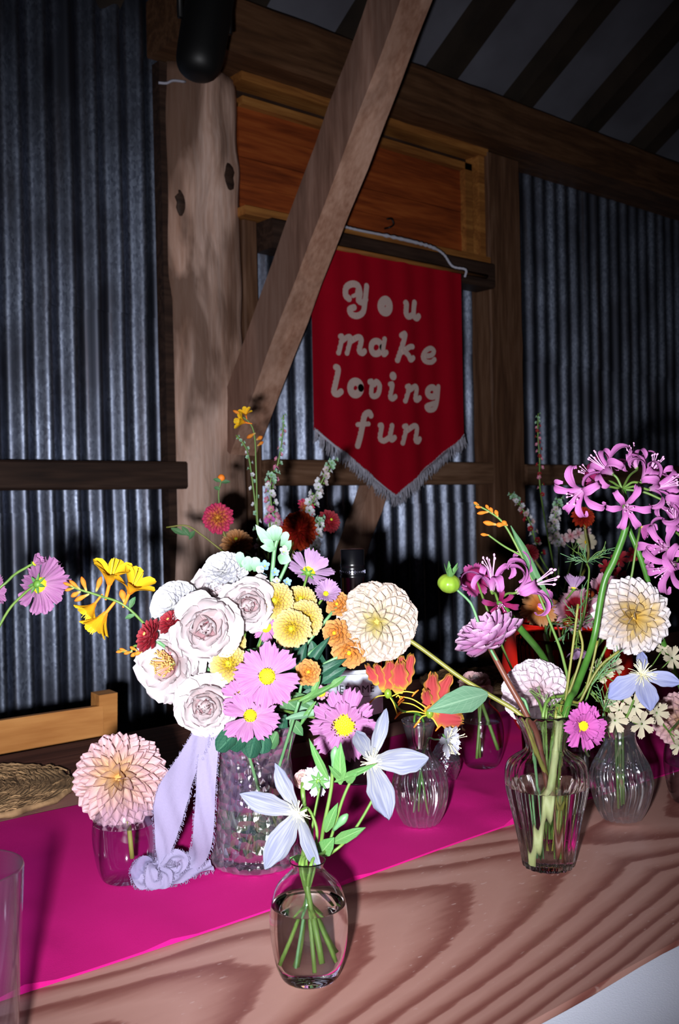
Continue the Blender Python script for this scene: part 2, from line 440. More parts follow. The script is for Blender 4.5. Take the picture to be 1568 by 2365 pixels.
plain_mat('stamen_tan', (206, 160, 92), (170, 120, 60), 500, 0.7)
plain_mat('stamen_cream', (238, 234, 204), (214, 206, 160), 300, 0.7)
plain_mat('filament_pink', (226, 160, 210), None, rough=0.5)
plain_mat('filament_yellow', (222, 196, 60), None, rough=0.5)
plain_mat('anther_orange', (226, 120, 30), None, rough=0.6)
glass_mat('clear_glass', ior=1.36)
thin_glass_mat('thin_glass')
thin_glass_mat('ribbed_glass', (250, 250, 255), 0.07, None, (0.24, 0.75, 1.4), 0.035, 0.75)
thin_glass_mat('tumbler_glass', (250, 250, 255), 0.06, None, (0.03, 0.85, 3.2), 0.008)
thin_glass_mat('lilac_glass', (222, 202, 226), 0.13, (95.0, 0.9), (0.20, 0.7, 1.3), 0.16, 0.6)
thin_glass_mat('plum_glass', (236, 200, 228), 0.06)
glass_mat('red_glass', (190, 40, 40), 1.4)
plain_mat('bottle_glass', (16, 10, 12), None, rough=0.12, spec=0.6)
plain_mat('cap_black', (10, 10, 14), None, rough=0.22, spec=0.7)
plain_mat('cap_ring', (120, 120, 140), None, rough=0.25, metal=1.0)
plain_mat('stem_pale', (176, 186, 130), (150, 164, 108), 40, 0.45)
plain_mat('paper_label', (232, 236, 250), (222, 228, 244), 200, 0.7)
plain_mat('ink', (44, 44, 52), None, rough=0.8)
plain_mat('stoneware', (44, 36, 34), (28, 22, 22), 20, 0.6)
plain_mat('red_glaze', (206, 34, 20), (182, 22, 14), 12, 0.35)

# ================================================================== THE BARN
YW = 2.65
fm = MB(); fm.box((-1.5, -2.0, -0.1), (8.0, YW + 0.2, 0.0))
solo('floor', fm.me('floor', 'floor_dark', False), kind='structure')

def sheet(x0, x1, z0, z1, yoff=0.0, tilt=0.0):
    P = 0.0762; n = max(4, int(round((x1 - x0) / P * 12)))
    vs_ = []; fs = []
    for j, z in enumerate((z0, (z0 + z1) / 2, z1)):
        for i in range(n + 1):
            x = x0 + (x1 - x0) * i / n
            vs_.append((x, YW + yoff + tilt * (z - z0) + 0.0122 * math.sin(2 * PI * x / P + 0.9), z))
    for j in range(2):
        for i in range(n):
            a = j * (n + 1) + i; fs.append((a, a + 1, a + n + 2, a + n + 1))
    return vs_, fs
wall = Thing('wall_back', None, None, (1.2, YW, 0), kind='structure')
R0 = random.Random(3)
xs = [0.25, 0.93, 1.62, 2.30, 2.98, 3.60, 4.29, 4.98, 5.66, 6.4]
for i in range(len(xs) - 1):
    for (z0, z1, off) in ((0.0, 1.10, -0.004), (1.06, 1.72, 0.0), (1.68, 2.75, -0.003)):
        mb = MB(); v_, f_ = sheet(xs[i], xs[i + 1] + 0.05, z0, z1, off - 0.0025 * (i % 2), R0.uniform(-0.001, 0.001)); mb.add(v_, f_)
        wall.build('corrugated_sheet', mb, 'galvanised_metal')

def beam(name, label, cat, mat, a, b, bevel=0.006, sub=None, rough=0.0, seed=1):
    """a squared timber, its edges eased and its faces a little uneven"""
    R = random.Random(seed); (x0, y0, z0), (x1, y1, z1) = a, b
    d = [x1 - x0, y1 - y0, z1 - z0]; ax = d.index(max(d)); n = max(2, int(d[ax] / 0.08))
    o = [i for i in range(3) if i != ax]
    prof = []
    h0, h1 = d[o[0]] / 2, d[o[1]] / 2
    for sx, sy in ((1, 1), (-1, 1), (-1, -1), (1, -1)):
        pts = [(sx * h0, sy * (h1 - bevel)), (sx * (h0 - bevel), sy * h1)]
        if sx * sy < 0: pts.reverse()
        prof += pts
    c = [(x0 + x1) / 2, (y0 + y1) / 2, (z0 + z1) / 2]
    vs_ = []; fs = []; m = len(prof)
    for i in range(n + 1):
        for p in prof:
            q = [0, 0, 0]; q[ax] = a[ax] + d[ax] * i / n
            q[o[0]] = c[o[0]] + p[0] + R.uniform(-rough, rough); q[o[1]] = c[o[1]] + p[1] + R.uniform(-rough, rough)
            vs_.append(q)
    for i in range(n):
        for k in range(m): fs.append((i*m+k, i*m+(k+1) % m, (i+1)*m+(k+1) % m, (i+1)*m+k))
    fs.append(tuple(range(m - 1, -1, -1))); fs.append(tuple(n*m + k for k in range(m)))
    t = Thing(name, label, cat, (c[0], c[1], z0))
    mb = MB(); mb.add(vs_, fs)
    t.build('timber', mb, mat, False)
    return t

# the big rough post
def rough_post():
    x0, x1, y0, y1, z1 = 1.545, 1.807, 2.55, 2.628, 2.435
    t = Thing('timber_post', 'thick weathered post with peeled knotty face carrying the brace', 'post', ((x0 + x1) / 2, (y0 + y1) / 2, 0))
    R = random.Random(11); nx, nz = 12, 90
    bumps = [(R.uniform(x0, x1), R.uniform(0.8, 2.4), R.uniform(0.02, 0.06), R.uniform(-0.014, 0.012)) for _ in range(42)]
    vs_ = []; fs = []
    for j in range(nz + 1):
        z = z1 * j / nz
        w = 0.010 + 0.008 * math.sin(z * 5 + 1) + 0.005 * math.sin(z * 13)
        for i in range(nx + 1):
            u = i / nx
            x = x0 + (x1 - x0) * u + w * (1 - u) * 0.8
            y = y0 + 0.035 * (abs(2 * u - 1) ** 3)
            for bx, bz, br, bd in bumps:
                dd = ((x - bx) / br) ** 2 + ((z - bz) / (br * 2.4)) ** 2
                if dd < 4: y += bd * math.exp(-dd)
            y += 0.004 * math.sin(34 * x + 7 * math.sin(z * 4)) 
            vs_.append((x, y, z))
    n = nx + 1
    for j in range(nz):
        for i in range(nx): fs.append((j*n+i, j*n+i+1, (j+1)*n+i+1, (j+1)*n+i))
    off = len(vs_)
    for j in range(nz + 1):
        a = V(vs_[j*n]); b = V(vs_[j*n+nx])
        vs_.append((a.x, y1, a.z)); vs_.append((b.x, y1, b.z))
    for j in range(nz):
        fs.append((j*n, (j+1)*n, off + (j+1)*2, off + j*2)); fs.append((j*n+nx, off + j*2+1, off + (j+1)*2+1, (j+1)*n+nx))
    fs.append(tuple([nz*n + i for i in range(nx + 1)] + [off + nz*2+1, off + nz*2]))
    mb = MB(); mb.add(vs_, fs); t.build('timber', mb, 'post_wood')
    mb = MB()
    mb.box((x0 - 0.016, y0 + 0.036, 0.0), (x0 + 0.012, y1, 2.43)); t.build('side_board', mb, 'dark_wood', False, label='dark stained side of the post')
    for (bx, bz, r) in ((1.59, 2.13, 0.012), (1.745, 2.12, 0.027), (1.582, 2.01, 0.024), (1.64, 1.47, 0.008), (1.71, 1.20, 0.006)):
        mb = MB(); mb.ball((bx, y0 + 0.008, bz), r, 14, 8, (1, 0.32, 1.7)); mb.v = [V((p.x + 0.2 * r * math.sin(p.z * 260), p.y, p.z)) for p in mb.v]
        t.build('knot', mb, 'dark_wood', label='dark knot in the post face')
    return t
rough_post()
beam('wall_stud', 'narrow pale stud fixed against the thick weathered post', 'stud', 'stud_wood', (1.812, 2.575, 0.0), (1.868, 2.638, 2.005))
beam('wall_stud', 'brown stud beside the board panel just beyond the banner', 'stud', 'stud_wood', (2.925, 2.53, 0.0), (3.115, 2.63, 2.44), rough=0.002)
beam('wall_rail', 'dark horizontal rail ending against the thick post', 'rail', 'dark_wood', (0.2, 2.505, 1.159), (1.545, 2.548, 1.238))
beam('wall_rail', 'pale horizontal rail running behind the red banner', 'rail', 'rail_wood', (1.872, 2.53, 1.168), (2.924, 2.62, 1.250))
beam('wall_rail', 'short brown rail between stud and dark far wall', 'rail', 'rail_wood', (3.116, 2.52, 1.163), (6.3, 2.62, 1.245))
beam('wall_plate', 'long brown wall plate beam under the rafters', 'beam', 'beam_wood', (1.52, 2.44, 2.452), (6.3, 2.64, 2.62), rough=0.002)
beam('tie_beam', 'heavy tie beam reaching from the post top into the room', 'beam', 'beam_wood', (1.54, 0.2, 2.66), (1.80, 2.43, 2.88), rough=0.003)
beam('lintel_beam', 'dark lintel board below the board panel', 'beam', 'dark_wood', (1.872, 2.50, 1.912), (2.92, 2.60, 2.005))

def oblique(t, name, mat, a, b, wx, hz, xdir=V((1, 0, 0)), n=10, rough=0.002, seed=2):
    R = random.Random(seed); a = V(a); b = V(b); d = (b - a).normalized(); u = (xdir - d * xdir.dot(d)).normalized(); w = d.cross(u)
    vs_ = []; fs = []
    for i in range(n + 1):
        p = a.lerp(b, i / n)
        for (s1, s2) in ((-1, -1), (1, -1), (1, 1), (-1, 1)):
            vs_.append(p + u * (s1 * wx / 2 + R.uniform(-rough, rough)) + w * (s2 * hz / 2 + R.uniform(-rough, rough)))
    for i in range(n):
        for k in range(4): fs.append((i*4+k, i*4+(k+1) % 4, (i+1)*4+(k+1) % 4, (i+1)*4+k))
    fs.append((3, 2, 1, 0)); fs.append(tuple(n*4+k for k in range(4)))
    mb = MB(); mb.add(vs_, fs); return t.build(name, mb, mat, False)
t = Thing('knee_brace', 'long diagonal timber brace rising from the post in front of the banner', 'brace', (1.77, 2.55, 1.32))
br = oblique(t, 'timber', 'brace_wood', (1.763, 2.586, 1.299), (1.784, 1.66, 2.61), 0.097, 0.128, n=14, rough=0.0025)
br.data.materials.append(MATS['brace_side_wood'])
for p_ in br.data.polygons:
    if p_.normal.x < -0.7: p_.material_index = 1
t = Thing('wall_brace', 'short brown diagonal brace showing below the banner tip', 'brace', (2.20, 2.585, 0.8))
oblique(t, 'timber', 'brace_wood', (2.17, 2.585, 0.80), (2.36, 2.585, 1.17), 0.085, 0.06)

# roof
SL = 0.64; RY = 2.60; RZ = 2.60
roof = Thing('ceiling', None, None, (3, 2.4, RZ), kind='structure')
def roofpt(x, y, dz=0.0): return V((x, y, RZ + SL * (RY - y) + dz))
for k in range(14):
    xa = 0.52 + k * 0.435
    mb = MB()
    for yy in (RY + 0.1, -0.6): pass
    a, b = roofpt(0, RY + 0.1, 0.10), roofpt(0, -0.8, 0.10)
    q = [V((xa, a.y, a.z)), V((xa + 0.43, a.y, a.z)), V((xa + 0.43, b.y, b.z)), V((xa, b.y, b.z))]
    mb.add(q + [p + V((0, 0, 0.02)) for p in q], [(0, 1, 2, 3), (7, 6, 5, 4), (0, 4, 5, 1), (1, 5, 6, 2), (2, 6, 7, 3), (3, 7, 4, 0)])
    roof.build('ceiling_panel', mb, 'ceiling_board', False)
    mb = MB(); 
    p = [roofpt(xa - 0.045, RY + 0.08, z) for z in (0.0, 0.098)] 
    x0, x1 = xa - 0.045, xa + 0.045
    vs_ = []
    for y in (RY + 0.08, -0.8):
        for (x, z) in ((x0, 0.0), (x1, 0.0), (x1, 0.098), (x0, 0.098)): vs_.append(roofpt(x, y, z))
    mb.add(vs_, [(0, 1, 2, 3), (7, 6, 5, 4), (0, 4, 5, 1), (1, 5, 6, 2), (2, 6, 7, 3), (3, 7, 4, 0)])
    roof.build('rafter', mb, 'rafter_wood', False)

# board panel over the banner
t = Thing('board_panel', 'orange brown board panel in a moulded frame above the banner', 'panel', (2.36, 2.58, 2.006))
for i in range(4):
    z0 = 2.035 + i * 0.0855
    mb = MB(); mb.box((1.81, 2.585 + 0.002 * (i % 2), z0), (2.83, 2.61, z0 + 0.0835)); t.build('plank', mb, 'panel_wood', False)
for (a, b, nm) in (((1.79, 2.535, 2.425), (2.935, 2.62, 2.452), 'outer_rail'), ((1.81, 2.56, 2.362), (2.87, 2.60, 2.388), 'inner_rail'),
                   ((1.79, 2.53, 2.008), (2.935, 2.62, 2.036), 'sill'), ((2.83, 2.56, 2.037), (2.868, 2.60, 2.387), 'inner_stile'),
                   ((2.892, 2.545, 2.037), (2.922, 2.62, 2.424), 'outer_stile')):
    mb = MB(); mb.box(a, b); t.build(nm, mb, 'frame_wood', False)
mb = MB(); mb.box((1.80, 2.612, 2.03), (2.90, 2.63, 2.43)); t.build('backing', mb, 'dark_wood', False)

# black stage lamp up on the tie beam
lp = at(474, 60, 2.42)
t = Thing('stage_lamp', 'black rounded stage lamp hanging beside the post top', 'lamp', lp)
mb = MB(); M = Matrix.Translation(lp) @ Matrix.Rotation(rad(12), 4, 'Y')
vs0 = len(mb.v); lathe_mb(mb, fine([(0.0, -0.135), (0.03, -0.132), (0.052, -0.11), (0.058, -0.06), (0.058, 0.06), (0.05, 0.11), (0.0, 0.12)], 3), 24)
mb.v = [M @ p for p in mb.v]; t.build('housing', mb, 'black_paint')
mb = MB(); mb.tube([lp + V((-0.07, 0, 0.0)), lp + V((-0.072, 0, 0.16)), lp + V((0, 0, 0.2)), lp + V((0.072, 0, 0.16)), lp + V((0.07, 0, 0.0))], 0.008, 6)
mb.tube([lp + V((0, 0, 0.2)), lp + V((0, 0, 0.42))], 0.012, 6); t.build('yoke', mb, 'black_paint')
mb = MB(); mb.tube(smooth_path([at_y(366, 191, 2.56), at_y(385, 192, 2.55), at_y(400, 186, 2.548), at_y(428, 189, 2.55)], 4), 0.004, 6)
solo('cable', mb.me('cable', 'fringe_silver'), 'thin pale cable tied across the post top', 'cable')

# ================================================================== BANNER
def banner():
    yb = 2.405
    t = Thing('wall_banner', 'red felt pennant banner lettered You make loving fun', 'banner', (2.28, yb, 1.12))
    xl, xr, zt, zs, xt, zb = 1.945, 2.625, 1.912, 1.337, 2.283, 1.125
    nx, nz = 34, 30; vs_ = []; fs = []
    def ysh(x, z): return 0.006 * math.sin((x - xl) * 26 + 0.6) * (0.3 + (zt - z)) + 0.003 * math.sin((x - xl) * 61 + 3 * z)
    for j in range(nz + 1):
        for i in range(nx + 1):
            x = xl + (xr - xl) * i / nx
            zbot = zs + (zb - zs) * ((x - xl) / (xt - xl) if x < xt else (xr - x) / (xr - xt))
            z = zt + (zbot - zt) * j / nz
            vs_.append((x, yb + ysh(x, z), z))
    n = nx + 1; m = len(vs_)
    for j in range(nz):
        for i in range(nx): fs.append((j*n+i, (j+1)*n+i, (j+1)*n+i+1, j*n+i+1))
    fs += [tuple(k + m for k in reversed(f)) for f in list(fs)]
    vs_ += [(x, y + 0.003, z) for x, y, z in vs_]
    mb = MB(); mb.add(vs_, fs); t.build('cloth', mb, 'banner_felt')
    mb = MB(); mb.tube([(1.90, yb, zt + 0.004), (2.76, yb, zt + 0.004)], 0.0075, 10); t.build('dowel', mb, 'frame_wood')
    cord = [(xr + 0.01, yb - 0.01, zt - 0.015), (xr + 0.012, yb - 0.012, zt + 0.012)] + [at_y(px, py, 2.42) for px, py in ((1045, 615), (1025, 588), (1000, 572), (960, 560), (900, 546), (830, 532), (790, 522))]
    R = random.Random(5)
    mb = MB(); p = smooth_path(cord, 8); mb.tube(p, [0.0035 + 0.0025 * abs(math.sin(i * 1.7)) * (1.6 if 30 < i < 50 else 0.6) for i in range(len(p))], 6)
    t.build('hanging_cord', mb, 'fringe_silver', label='silver tinsel cord')
    mb = MB(); hk = at_y(888, 528, 2.53); mb.tube(smooth_path([hk, hk + V((0.004, -0.02, 0)), hk + V((0.02, -0.024, 0.012)), hk + V((0.012, -0.024, 0.03)), hk + V((-0.01, -0.024, 0.026))], 4), 0.003, 6)
    solo('wall_hook', mb.me('wall_hook', 'black_paint'), 'small dark curled hook screwed into board panel', 'hook')
    # silver fringe along both lower edges
    mb = MB()
    for (ax, az, bx, bz) in ((xl, zs, xt, zb), (xt, zb, xr, zs)):
        for k in range(150):
            u = k / 149; x = ax + (bx - ax) * u; z = az + (bz - az) * u; y = yb + ysh(x, z) - 0.002 + R.uniform(-0.004, 0.002)
            L = 0.040 * R.uniform(0.7, 1.1); dx = R.uniform(-0.008, 0.008) + (-0.004 if bx == xt else 0.004)
            mb.tube([(x, y, z + 0.006), (x + dx * 0.4, y - 0.003, z - L * 0.5), (x + dx, y + R.uniform(-0.006, 0.004), z - L)], [0.0018, 0.0016, 0.0008], 3, False)
    t.build('fringe', mb, 'fringe_silver', True, None, 'silver tinsel fringe', 'stuff')
    mb = MB(); mb.tube([(xl, yb - 0.003, zs), (xt, yb - 0.003, zb), (xr, yb - 0.003, zs)], 0.004, 6); t.build('fringe_braid', mb, 'fringe_silver')
    # lettering, cut felt strokes
    def ring(cx, cy, rx, ry, w, a0=0, a1=360, n=18): return ([(cx + rx * math.cos(rad(a0 + (a1 - a0) * k / n)), cy + ry * math.sin(rad(a0 + (a1 - a0) * k / n))) for k in range(n + 1)], w)
    L = []
    L.append([([(392, 596), (368, 570), (372, 515), (410, 490), (450, 505), (464, 560), (456, 610), (490, 625), (512, 600)], 21), ([(418, 578), (440, 565), (446, 535)], 12), ([(522, 505), (508, 600), (490, 690), (445, 722), (408, 708), (398, 672), (425, 660)], 20)])
    L.append([ring(655, 650, 30, 42, 29)])
    L.append([([(795, 628), (800, 640), (797, 700), (815, 728), (848, 715)], 20), ([(868, 624), (862, 660), (860, 715), (885, 738), (900, 722)], 20)])
    L.append([([(325, 870), (336, 880), (312, 988)], 17), ([(340, 900), (385, 872), (402, 890), (375, 990)], 17), ([(400, 905), (450, 876), (474, 895), (460, 970), (480, 992), (498, 978)], 19)])
    L.append([ring(595, 948, 36, 46, 21), ([(650, 888), (640, 960), (646, 1000), (662, 985)], 17)])
    L.append([([(770, 862), (790, 858), (768, 960), (745, 1040)], 20), ([(768, 985), (820, 948), (845, 945)], 18), ([(785, 975), (815, 1010), (830, 1040), (850, 1026)], 18)])
    L.append([([(938, 1012), (990, 1005), (1012, 975), (985, 955), (950, 972), (932, 1015), (950, 1050), (990, 1055), (1016, 1036)], 17)])
    L.append([([(296, 1092), (310, 1110), (296, 1200), (286, 1270), (305, 1288), (328, 1270)], 20)])
    L.append([ring(435, 1243, 36, 46, 25)])
    L.append([([(543, 1198), (566, 1200), (556, 1280), (580, 1302), (612, 1285), (622, 1225), (600, 1195), (585, 1215)], 18)])
    L.append([([(690, 1215), (706, 1220), (690, 1300), (705, 1322), (728, 1305)], 17), ([(711, 1155), (713, 1157)], 27)])
    L.append([([(806, 1235), (818, 1240), (795, 1336)], 18), ([(815, 1262), (862, 1232), (880, 1250), (866, 1318), (885, 1330), (908, 1314)], 18)])
    L.append([ring(995, 1272, 30, 34, 21), ([(1046, 1232), (1036, 1330), (1015, 1390), (975, 1402), (960, 1375), (985, 1362), (1020, 1350)], 17)])
    L.append([([(552, 1440), (535, 1422), (500, 1440), (485, 1510), (468, 1600), (452, 1660)], 21), ([(452, 1508), (530, 1503)], 15)])
    L.append([([(628, 1512), (638, 1520), (628, 1600), (650, 1625), (680, 1605)], 18), ([(702, 1516), (690, 1590), (700, 1618), (720, 1602)], 18)])
    L.append([([(790, 1522), (802, 1530), (780, 1640)], 18), ([(800, 1555), (850, 1518), (878, 1535), (864, 1615), (885, 1632), (904, 1612)], 18)])
    for st in L:
        mb = MB()
        for pts, w in st:
            q = []
            for cx, cy in pts:
                p = at_y(680 + cx / 3.136, 500 + cy / 3.136, yb); q.append(p)
            r = w / 3.136 / FPX * 3.75
            q = smooth_path(q, 3)
            dz = 0.0
            for i, p in enumerate(q):   # discs joined by bars, one felt thickness
                yy = yb + ysh(p.x, p.z) - 0.003
                m_ = 14; vs2 = [(p.x + r * math.cos(2*PI*k/m_), yy, p.z + r * math.sin(2*PI*k/m_)) for k in range(m_)]
                vs2 += [(x, y + 0.003, z) for x, y, z in vs2]
                mb.add(vs2, [tuple(range(m_))] + [(k, k + m_, (k+1) % m_ + m_, (k+1) % m_) for k in range(m_)])
                if i + 1 < len(q):
                    e = q[i+1]; d = V((e.x - p.x, 0, e.z - p.z))
                    if d.length > 1e-6:
                        nn = V((-d.z, 0, d.x)).normalized() * r; y2 = yb + ysh(e.x, e.z) - 0.003
                        mb.add([(p.x + nn.x, yy, p.z + nn.z), (p.x - nn.x, yy, p.z - nn.z), (e.x - nn.x, y2, e.z - nn.z), (e.x + nn.x, y2, e.z + nn.z)], [(0, 1, 2, 3)])
        t.build('letter', mb, 'letter_felt', False)
banner()

# ================================================================== TABLE AND LINEN
TY0, TY1 = 0.437, 1.44
def table():
    t = Thing('plank_table', 'long wooden plank table with bold cathedral grain', 'table', (1.2, 0.94, 0))
    ys = [TY0, 0.80, 1.187, TY1]
    for i in range(3):
        mb = MB(); y0, y1 = ys[i], ys[i + 1] - 0.004; x0, x1 = -0.4, 3.6; z0, z1 = TABLE_Z - 0.035, TABLE_Z; e = 0.003
        prof = [(y0, z0), (y1, z0), (y1, z1 - e), (y1 - e, z1), (y0 + e, z1), (y0, z1 - e)]
        vs_ = [(x, y, z) for x in (x0, x1) for y, z in prof]
        mb.add(vs_, [(5, 4, 3, 2, 1, 0), (6, 7, 8, 9, 10, 11)] + [(k, (k+1) % 6, (k+1) % 6 + 6, k + 6) for k in range(6)])
        t.build('plank', mb, 'table_wood' if i < 2 else 'table_far_wood', False)
    for x in (-0.1, 3.2):
        mb = MB(); mb.box((x, 0.55, 0), (x + 0.09, 0.64, 0.715)); mb2 = MB()
        t.build('leg', mb, 'table_far_wood', False)
        mb2.box((x, 1.24, 0), (x + 0.09, 1.33, 0.715)); t.build('leg', mb2, 'table_far_wood', False)
        mb = MB(); mb.box((x + 0.01, 0.64, 0.66), (x + 0.08, 1.24, 0.715)); t.build('cross_bar', mb, 'table_far_wood', False)
table()
def runner():
    nx, ny = 150, 26; vs_ = []; fs = []; x0, x1 = -0.3, 3.4
    for i in range(nx + 1):
        x = x0 + (x1 - x0) * i / nx
        ya = 0.716 - 0.016 * max(0, x - 0.75) + 0.003 * math.sin(x * 9); yb_ = 1.125 - 0.015 * x + 0.005 * math.sin(x * 5)
        for j in range(ny + 1):
            y = ya + (yb_ - ya) * j / ny
            z = TABLE_Z + 0.0022
            for (cx, s, h, sl) in ((0.415, 0.014, 0.0028, 0.12), (0.86, 0.012, 0.009, 0.25), (0.93, 0.010, 0.007, -0.1), (0.30, 0.012, 0.007, 0.3), (1.25, 0.012, 0.009, 0.2), (0.62, 0.012, 0.004, 0.2)):
                z += h * math.exp(-((x - cx - sl * (y - 0.72)) / s) ** 2) * math.exp(-((y - 0.74) / 0.16) ** 2)
            z += 0.0012 * math.sin(x * 21 + y * 9) * math.sin(y * 13)**2
            vs_.append((x, y, z))
    n = ny + 1
    for i in range(nx):
        for j in range(ny): fs.append((i*n+j, (i+1)*n+j, (i+1)*n+j+1, i*n+j+1))
    for j in (0, ny):
        for i in range(nx):
            a, b = vs_[i*n+j], vs_[(i+1)*n+j]; m = len(vs_)
            vs_ += [a, b, (b[0], b[1], TABLE_Z + 0.0004), (a[0], a[1], TABLE_Z + 0.0004)]; fs.append((m, m + 3, m + 2, m + 1))
    mb = MB(); mb.add(vs_, fs)
    solo('table_runner', mb.me('table_runner', 'runner_cloth'), 'bright magenta cloth runner laid along the plank table', 'table runner')
runner()
def placemat(px, d, r, label):
    c = stand(px, d); t = Thing('placemat', label, 'placemat', c, 'round woven placemats'); R = random.Random(int(px))
    mb = MB(); path = []; rr = []
    turns = int(r / 0.0065); n = turns * 36
    for k in range(n):
        u = k / n; a = 2 * PI * turns * u; q = 0.004 + (r - 0.006) * u
        path.append(c + V((q * math.cos(a), q * math.sin(a), 0.0055 + 0.001 * math.sin(a * 13)))); rr.append(0.0042 + 0.0009 * math.sin(k * 2.3))
    mb.tube(path, rr, 6); t.build('woven_coil', mb, 'seagrass')
    mb = MB()
    for k in range(420):
        u = R.random() ** 0.5; a = R.uniform(0, 2 * PI); q = r * u * 0.98; p = c + V((q * math.cos(a), q * math.sin(a), 0.0095))
        dd = V((-math.sin(a + R.uniform(-.6, .6)), math.cos(a + R.uniform(-.6, .6)), 0)) * 0.007
        mb.tube([p - dd, p + V((0, 0, 0.0015)), p + dd], 0.0012, 4, False)
    t.build('straw', mb, 'seagrass', True, None, None, 'stuff')
mc = at_z(-70, 1830)
placemat(-62, 1.255, 0.125, 'round woven seagrass placemat at the wooden chair')
placemat(1120, 1.95, 0.13, 'round woven seagrass placemat beyond the magenta runner and bud vase')

def side_table():
    t = Thing('side_table', 'low side table hidden under the white linen cloth', 'table', (0.9, 0.1, 0))
    mb = MB(); mb.box((0.1, -0.35, 0.705), (2.2, 0.42, 0.742)); t.build('table_top', mb, 'table_far_wood', False)
    for x in (0.15, 2.1):
        for y in (-0.3, 0.34):
            mb = MB(); mb.box((x, y, 0), (x + 0.05, y + 0.05, 0.70)); t.build('leg', mb, 'table_far_wood', False)
    nx, ny = 70, 40; vs_ = []; fs = []; R = random.Random(2)
    for i in range(nx + 1):
        for j in range(ny + 1):
            x = 0.08 + 2.14 * i / nx; y = -0.36 + 0.795 * j / ny
            z = 0.7475 + 0.0016 * math.sin(x * 13 + y * 21) * math.sin(y * 8 + 1) + 0.0012 * math.sin(x * 31 - y * 17)
            if i == 0 or i == nx or j == 0: z = 0.60
            vs_.append((x, y, z))
    n = ny + 1
    for i in range(nx):
        for j in range(ny): fs.append((i*n+j, (i+1)*n+j, (i+1)*n+j+1, i*n+j+1))
    mb = MB(); mb.add(vs_, fs); solo('white_cloth', mb.me('white_cloth', 'white_linen'), 'white linen cloth spread beside the plank table edge', 'cloth')
side_table()

def chair():
    c = V((0.60, 1.58, 0)); t = Thing('folding_chair', 'light wooden folding chair pushed up to the table', 'chair', c)
    def bar(nm, a, b, w, h):
        oblique(t, nm, 'chair_wood', a, b, w, h, V((1, 0, 0)), 4, 0.0)
    for x in (0.40, 0.785):
        bar('back_post', (x, 1.60, 0.02), (x, 1.555, 0.795), 0.034, 0.03)
        bar('leg', (x + (0.025 if x < .6 else -0.025), 1.30, 0.0), (x + (0.025 if x < .6 else -0.025), 1.60, 0.50), 0.022, 0.03)
    mb = MB(); vs_ = []; fs = []
    for i in range(13):
        u = i / 12; x = 0.412 + 0.362 * u; y = 1.545 + 0.012 * math.sin(PI * u)
        for (dy, z) in ((-0.006, 0.722), (0.006, 0.722), (0.006, 0.776), (-0.006, 0.776)): vs_.append((x, y + dy, z))
    for i in range(12):
        for k in range(4): fs.append((i*4+k, i*4+(k+1) % 4, (i+1)*4+(k+1) % 4, (i+1)*4+k))
    fs += [(3, 2, 1, 0), (48, 49, 50, 51)]
    mb.add(vs_, fs); t.build('back_rail', mb, 'chair_wood', False)
    for k in range(5):
        mb = MB(); y = 1.26 + 0.062 * k; mb.box((0.42, y, 0.445), (0.765, y + 0.05, 0.46)); t.build('seat_slat', mb, 'chair_wood', False)
    mb = MB(); mb.tube([(0.40, 1.585, 0.25), (0.785, 1.585, 0.25)], 0.009, 8); t.build('stretcher', mb, 'chair_wood')
chair()

# ================================================================== GLASS
def vase(name, label, px, d, prof, water, mat='clear_glass', wall=2.2, mod=None, n=48, group=None, squash=None, k=4, cat='vase'):
    """prof: (half width in picture pixels, picture row) from foot to rim at distance d; water: picture row of the surface"""
    c = stand(px, d); t = Thing(name, label, cat, c, group)
    zb = prof[0][1]
    P = fine([(mpx(r, d), max(0.0, (zb - row) * d / FPX)) for r, row in prof], k)
    base = 0.003 if name == 'table_runner' else 0.0026
    th = mpx(wall, d)
    outer = [(0.0002, 0.0)] + P
    ztop = P[-1][1]
    inner = [(max(r - th, 0.0004), z) for r, z in P if z >= (zb - water) * d / FPX][::-1]
    inner[0] = (P[-1][0] - th, ztop)
    zw = (zb - water) * d / FPX
    rw = inner[-1][0]
    inner.append((rw - 0.0001, zw))
    mid = [(P[-1][0] - th * 0.5, ztop + th * 0.45)]
    mb = MB(); lathe_mb(mb, outer + mid + inner, n, mod)
    mb.v = [p + c + V((0, 0, base)) for p in mb.v]
    t.build('glass_body', mb, mat)
    mb = MB(); lathe_mb(mb, [(rw - 0.0001, zw), (rw * 0.97, zw - 0.0006), (rw * 0.9, zw - 0.0009), (0.0002, zw - 0.0009)], n, (lambda a, z, i: mod(a, zw, 0) if mod and i == 0 else 0) if mod else None)
    mb.v = [p + c + V((0, 0, base)) for p in mb.v]
    t.build('water', mb, mat)
    return t, c + V((0, 0, base)), ztop
BUD = lambda cx, s, yb: [(52*s, yb), (66*s, yb-8*s), (80*s, yb-45*s), (90*s, yb-110*s), (88*s, yb-165*s), (74*s, yb-212*s), (50*s, yb-238*s), (37*s, yb-252*s), (37*s, yb-262*s), (42*s, yb-272*s)]
v1 = vase('bud_vase', 'clear rounded bud vase holding white clematis on bare wood', 716, 0.75, BUD(716, 1.0, 2264), 2092)
v2 = vase('bud_vase', 'clear bud vase under the peach pink dahlia', 292, 0.957, BUD(292, 0.83, 2026), 1893, 'thin_glass')
v5 = vase('bud_vase', 'clear bud vase behind the flame lilies on the runner', 1113, 1.335, BUD(1113, 0.575, 1779), 1674, 'thin_glass')
v9 = vase('bud_vase', 'plum tinted bud vase behind the swirled vase', 1352, 1.22, BUD(1352, 0.62, 1838), 1740, 'plum_glass')
v11 = vase('bud_vase', 'clear bud vase holding drooping pink cosmos', -95, 1.02, BUD(-95, 0.8, 1972), 1850)
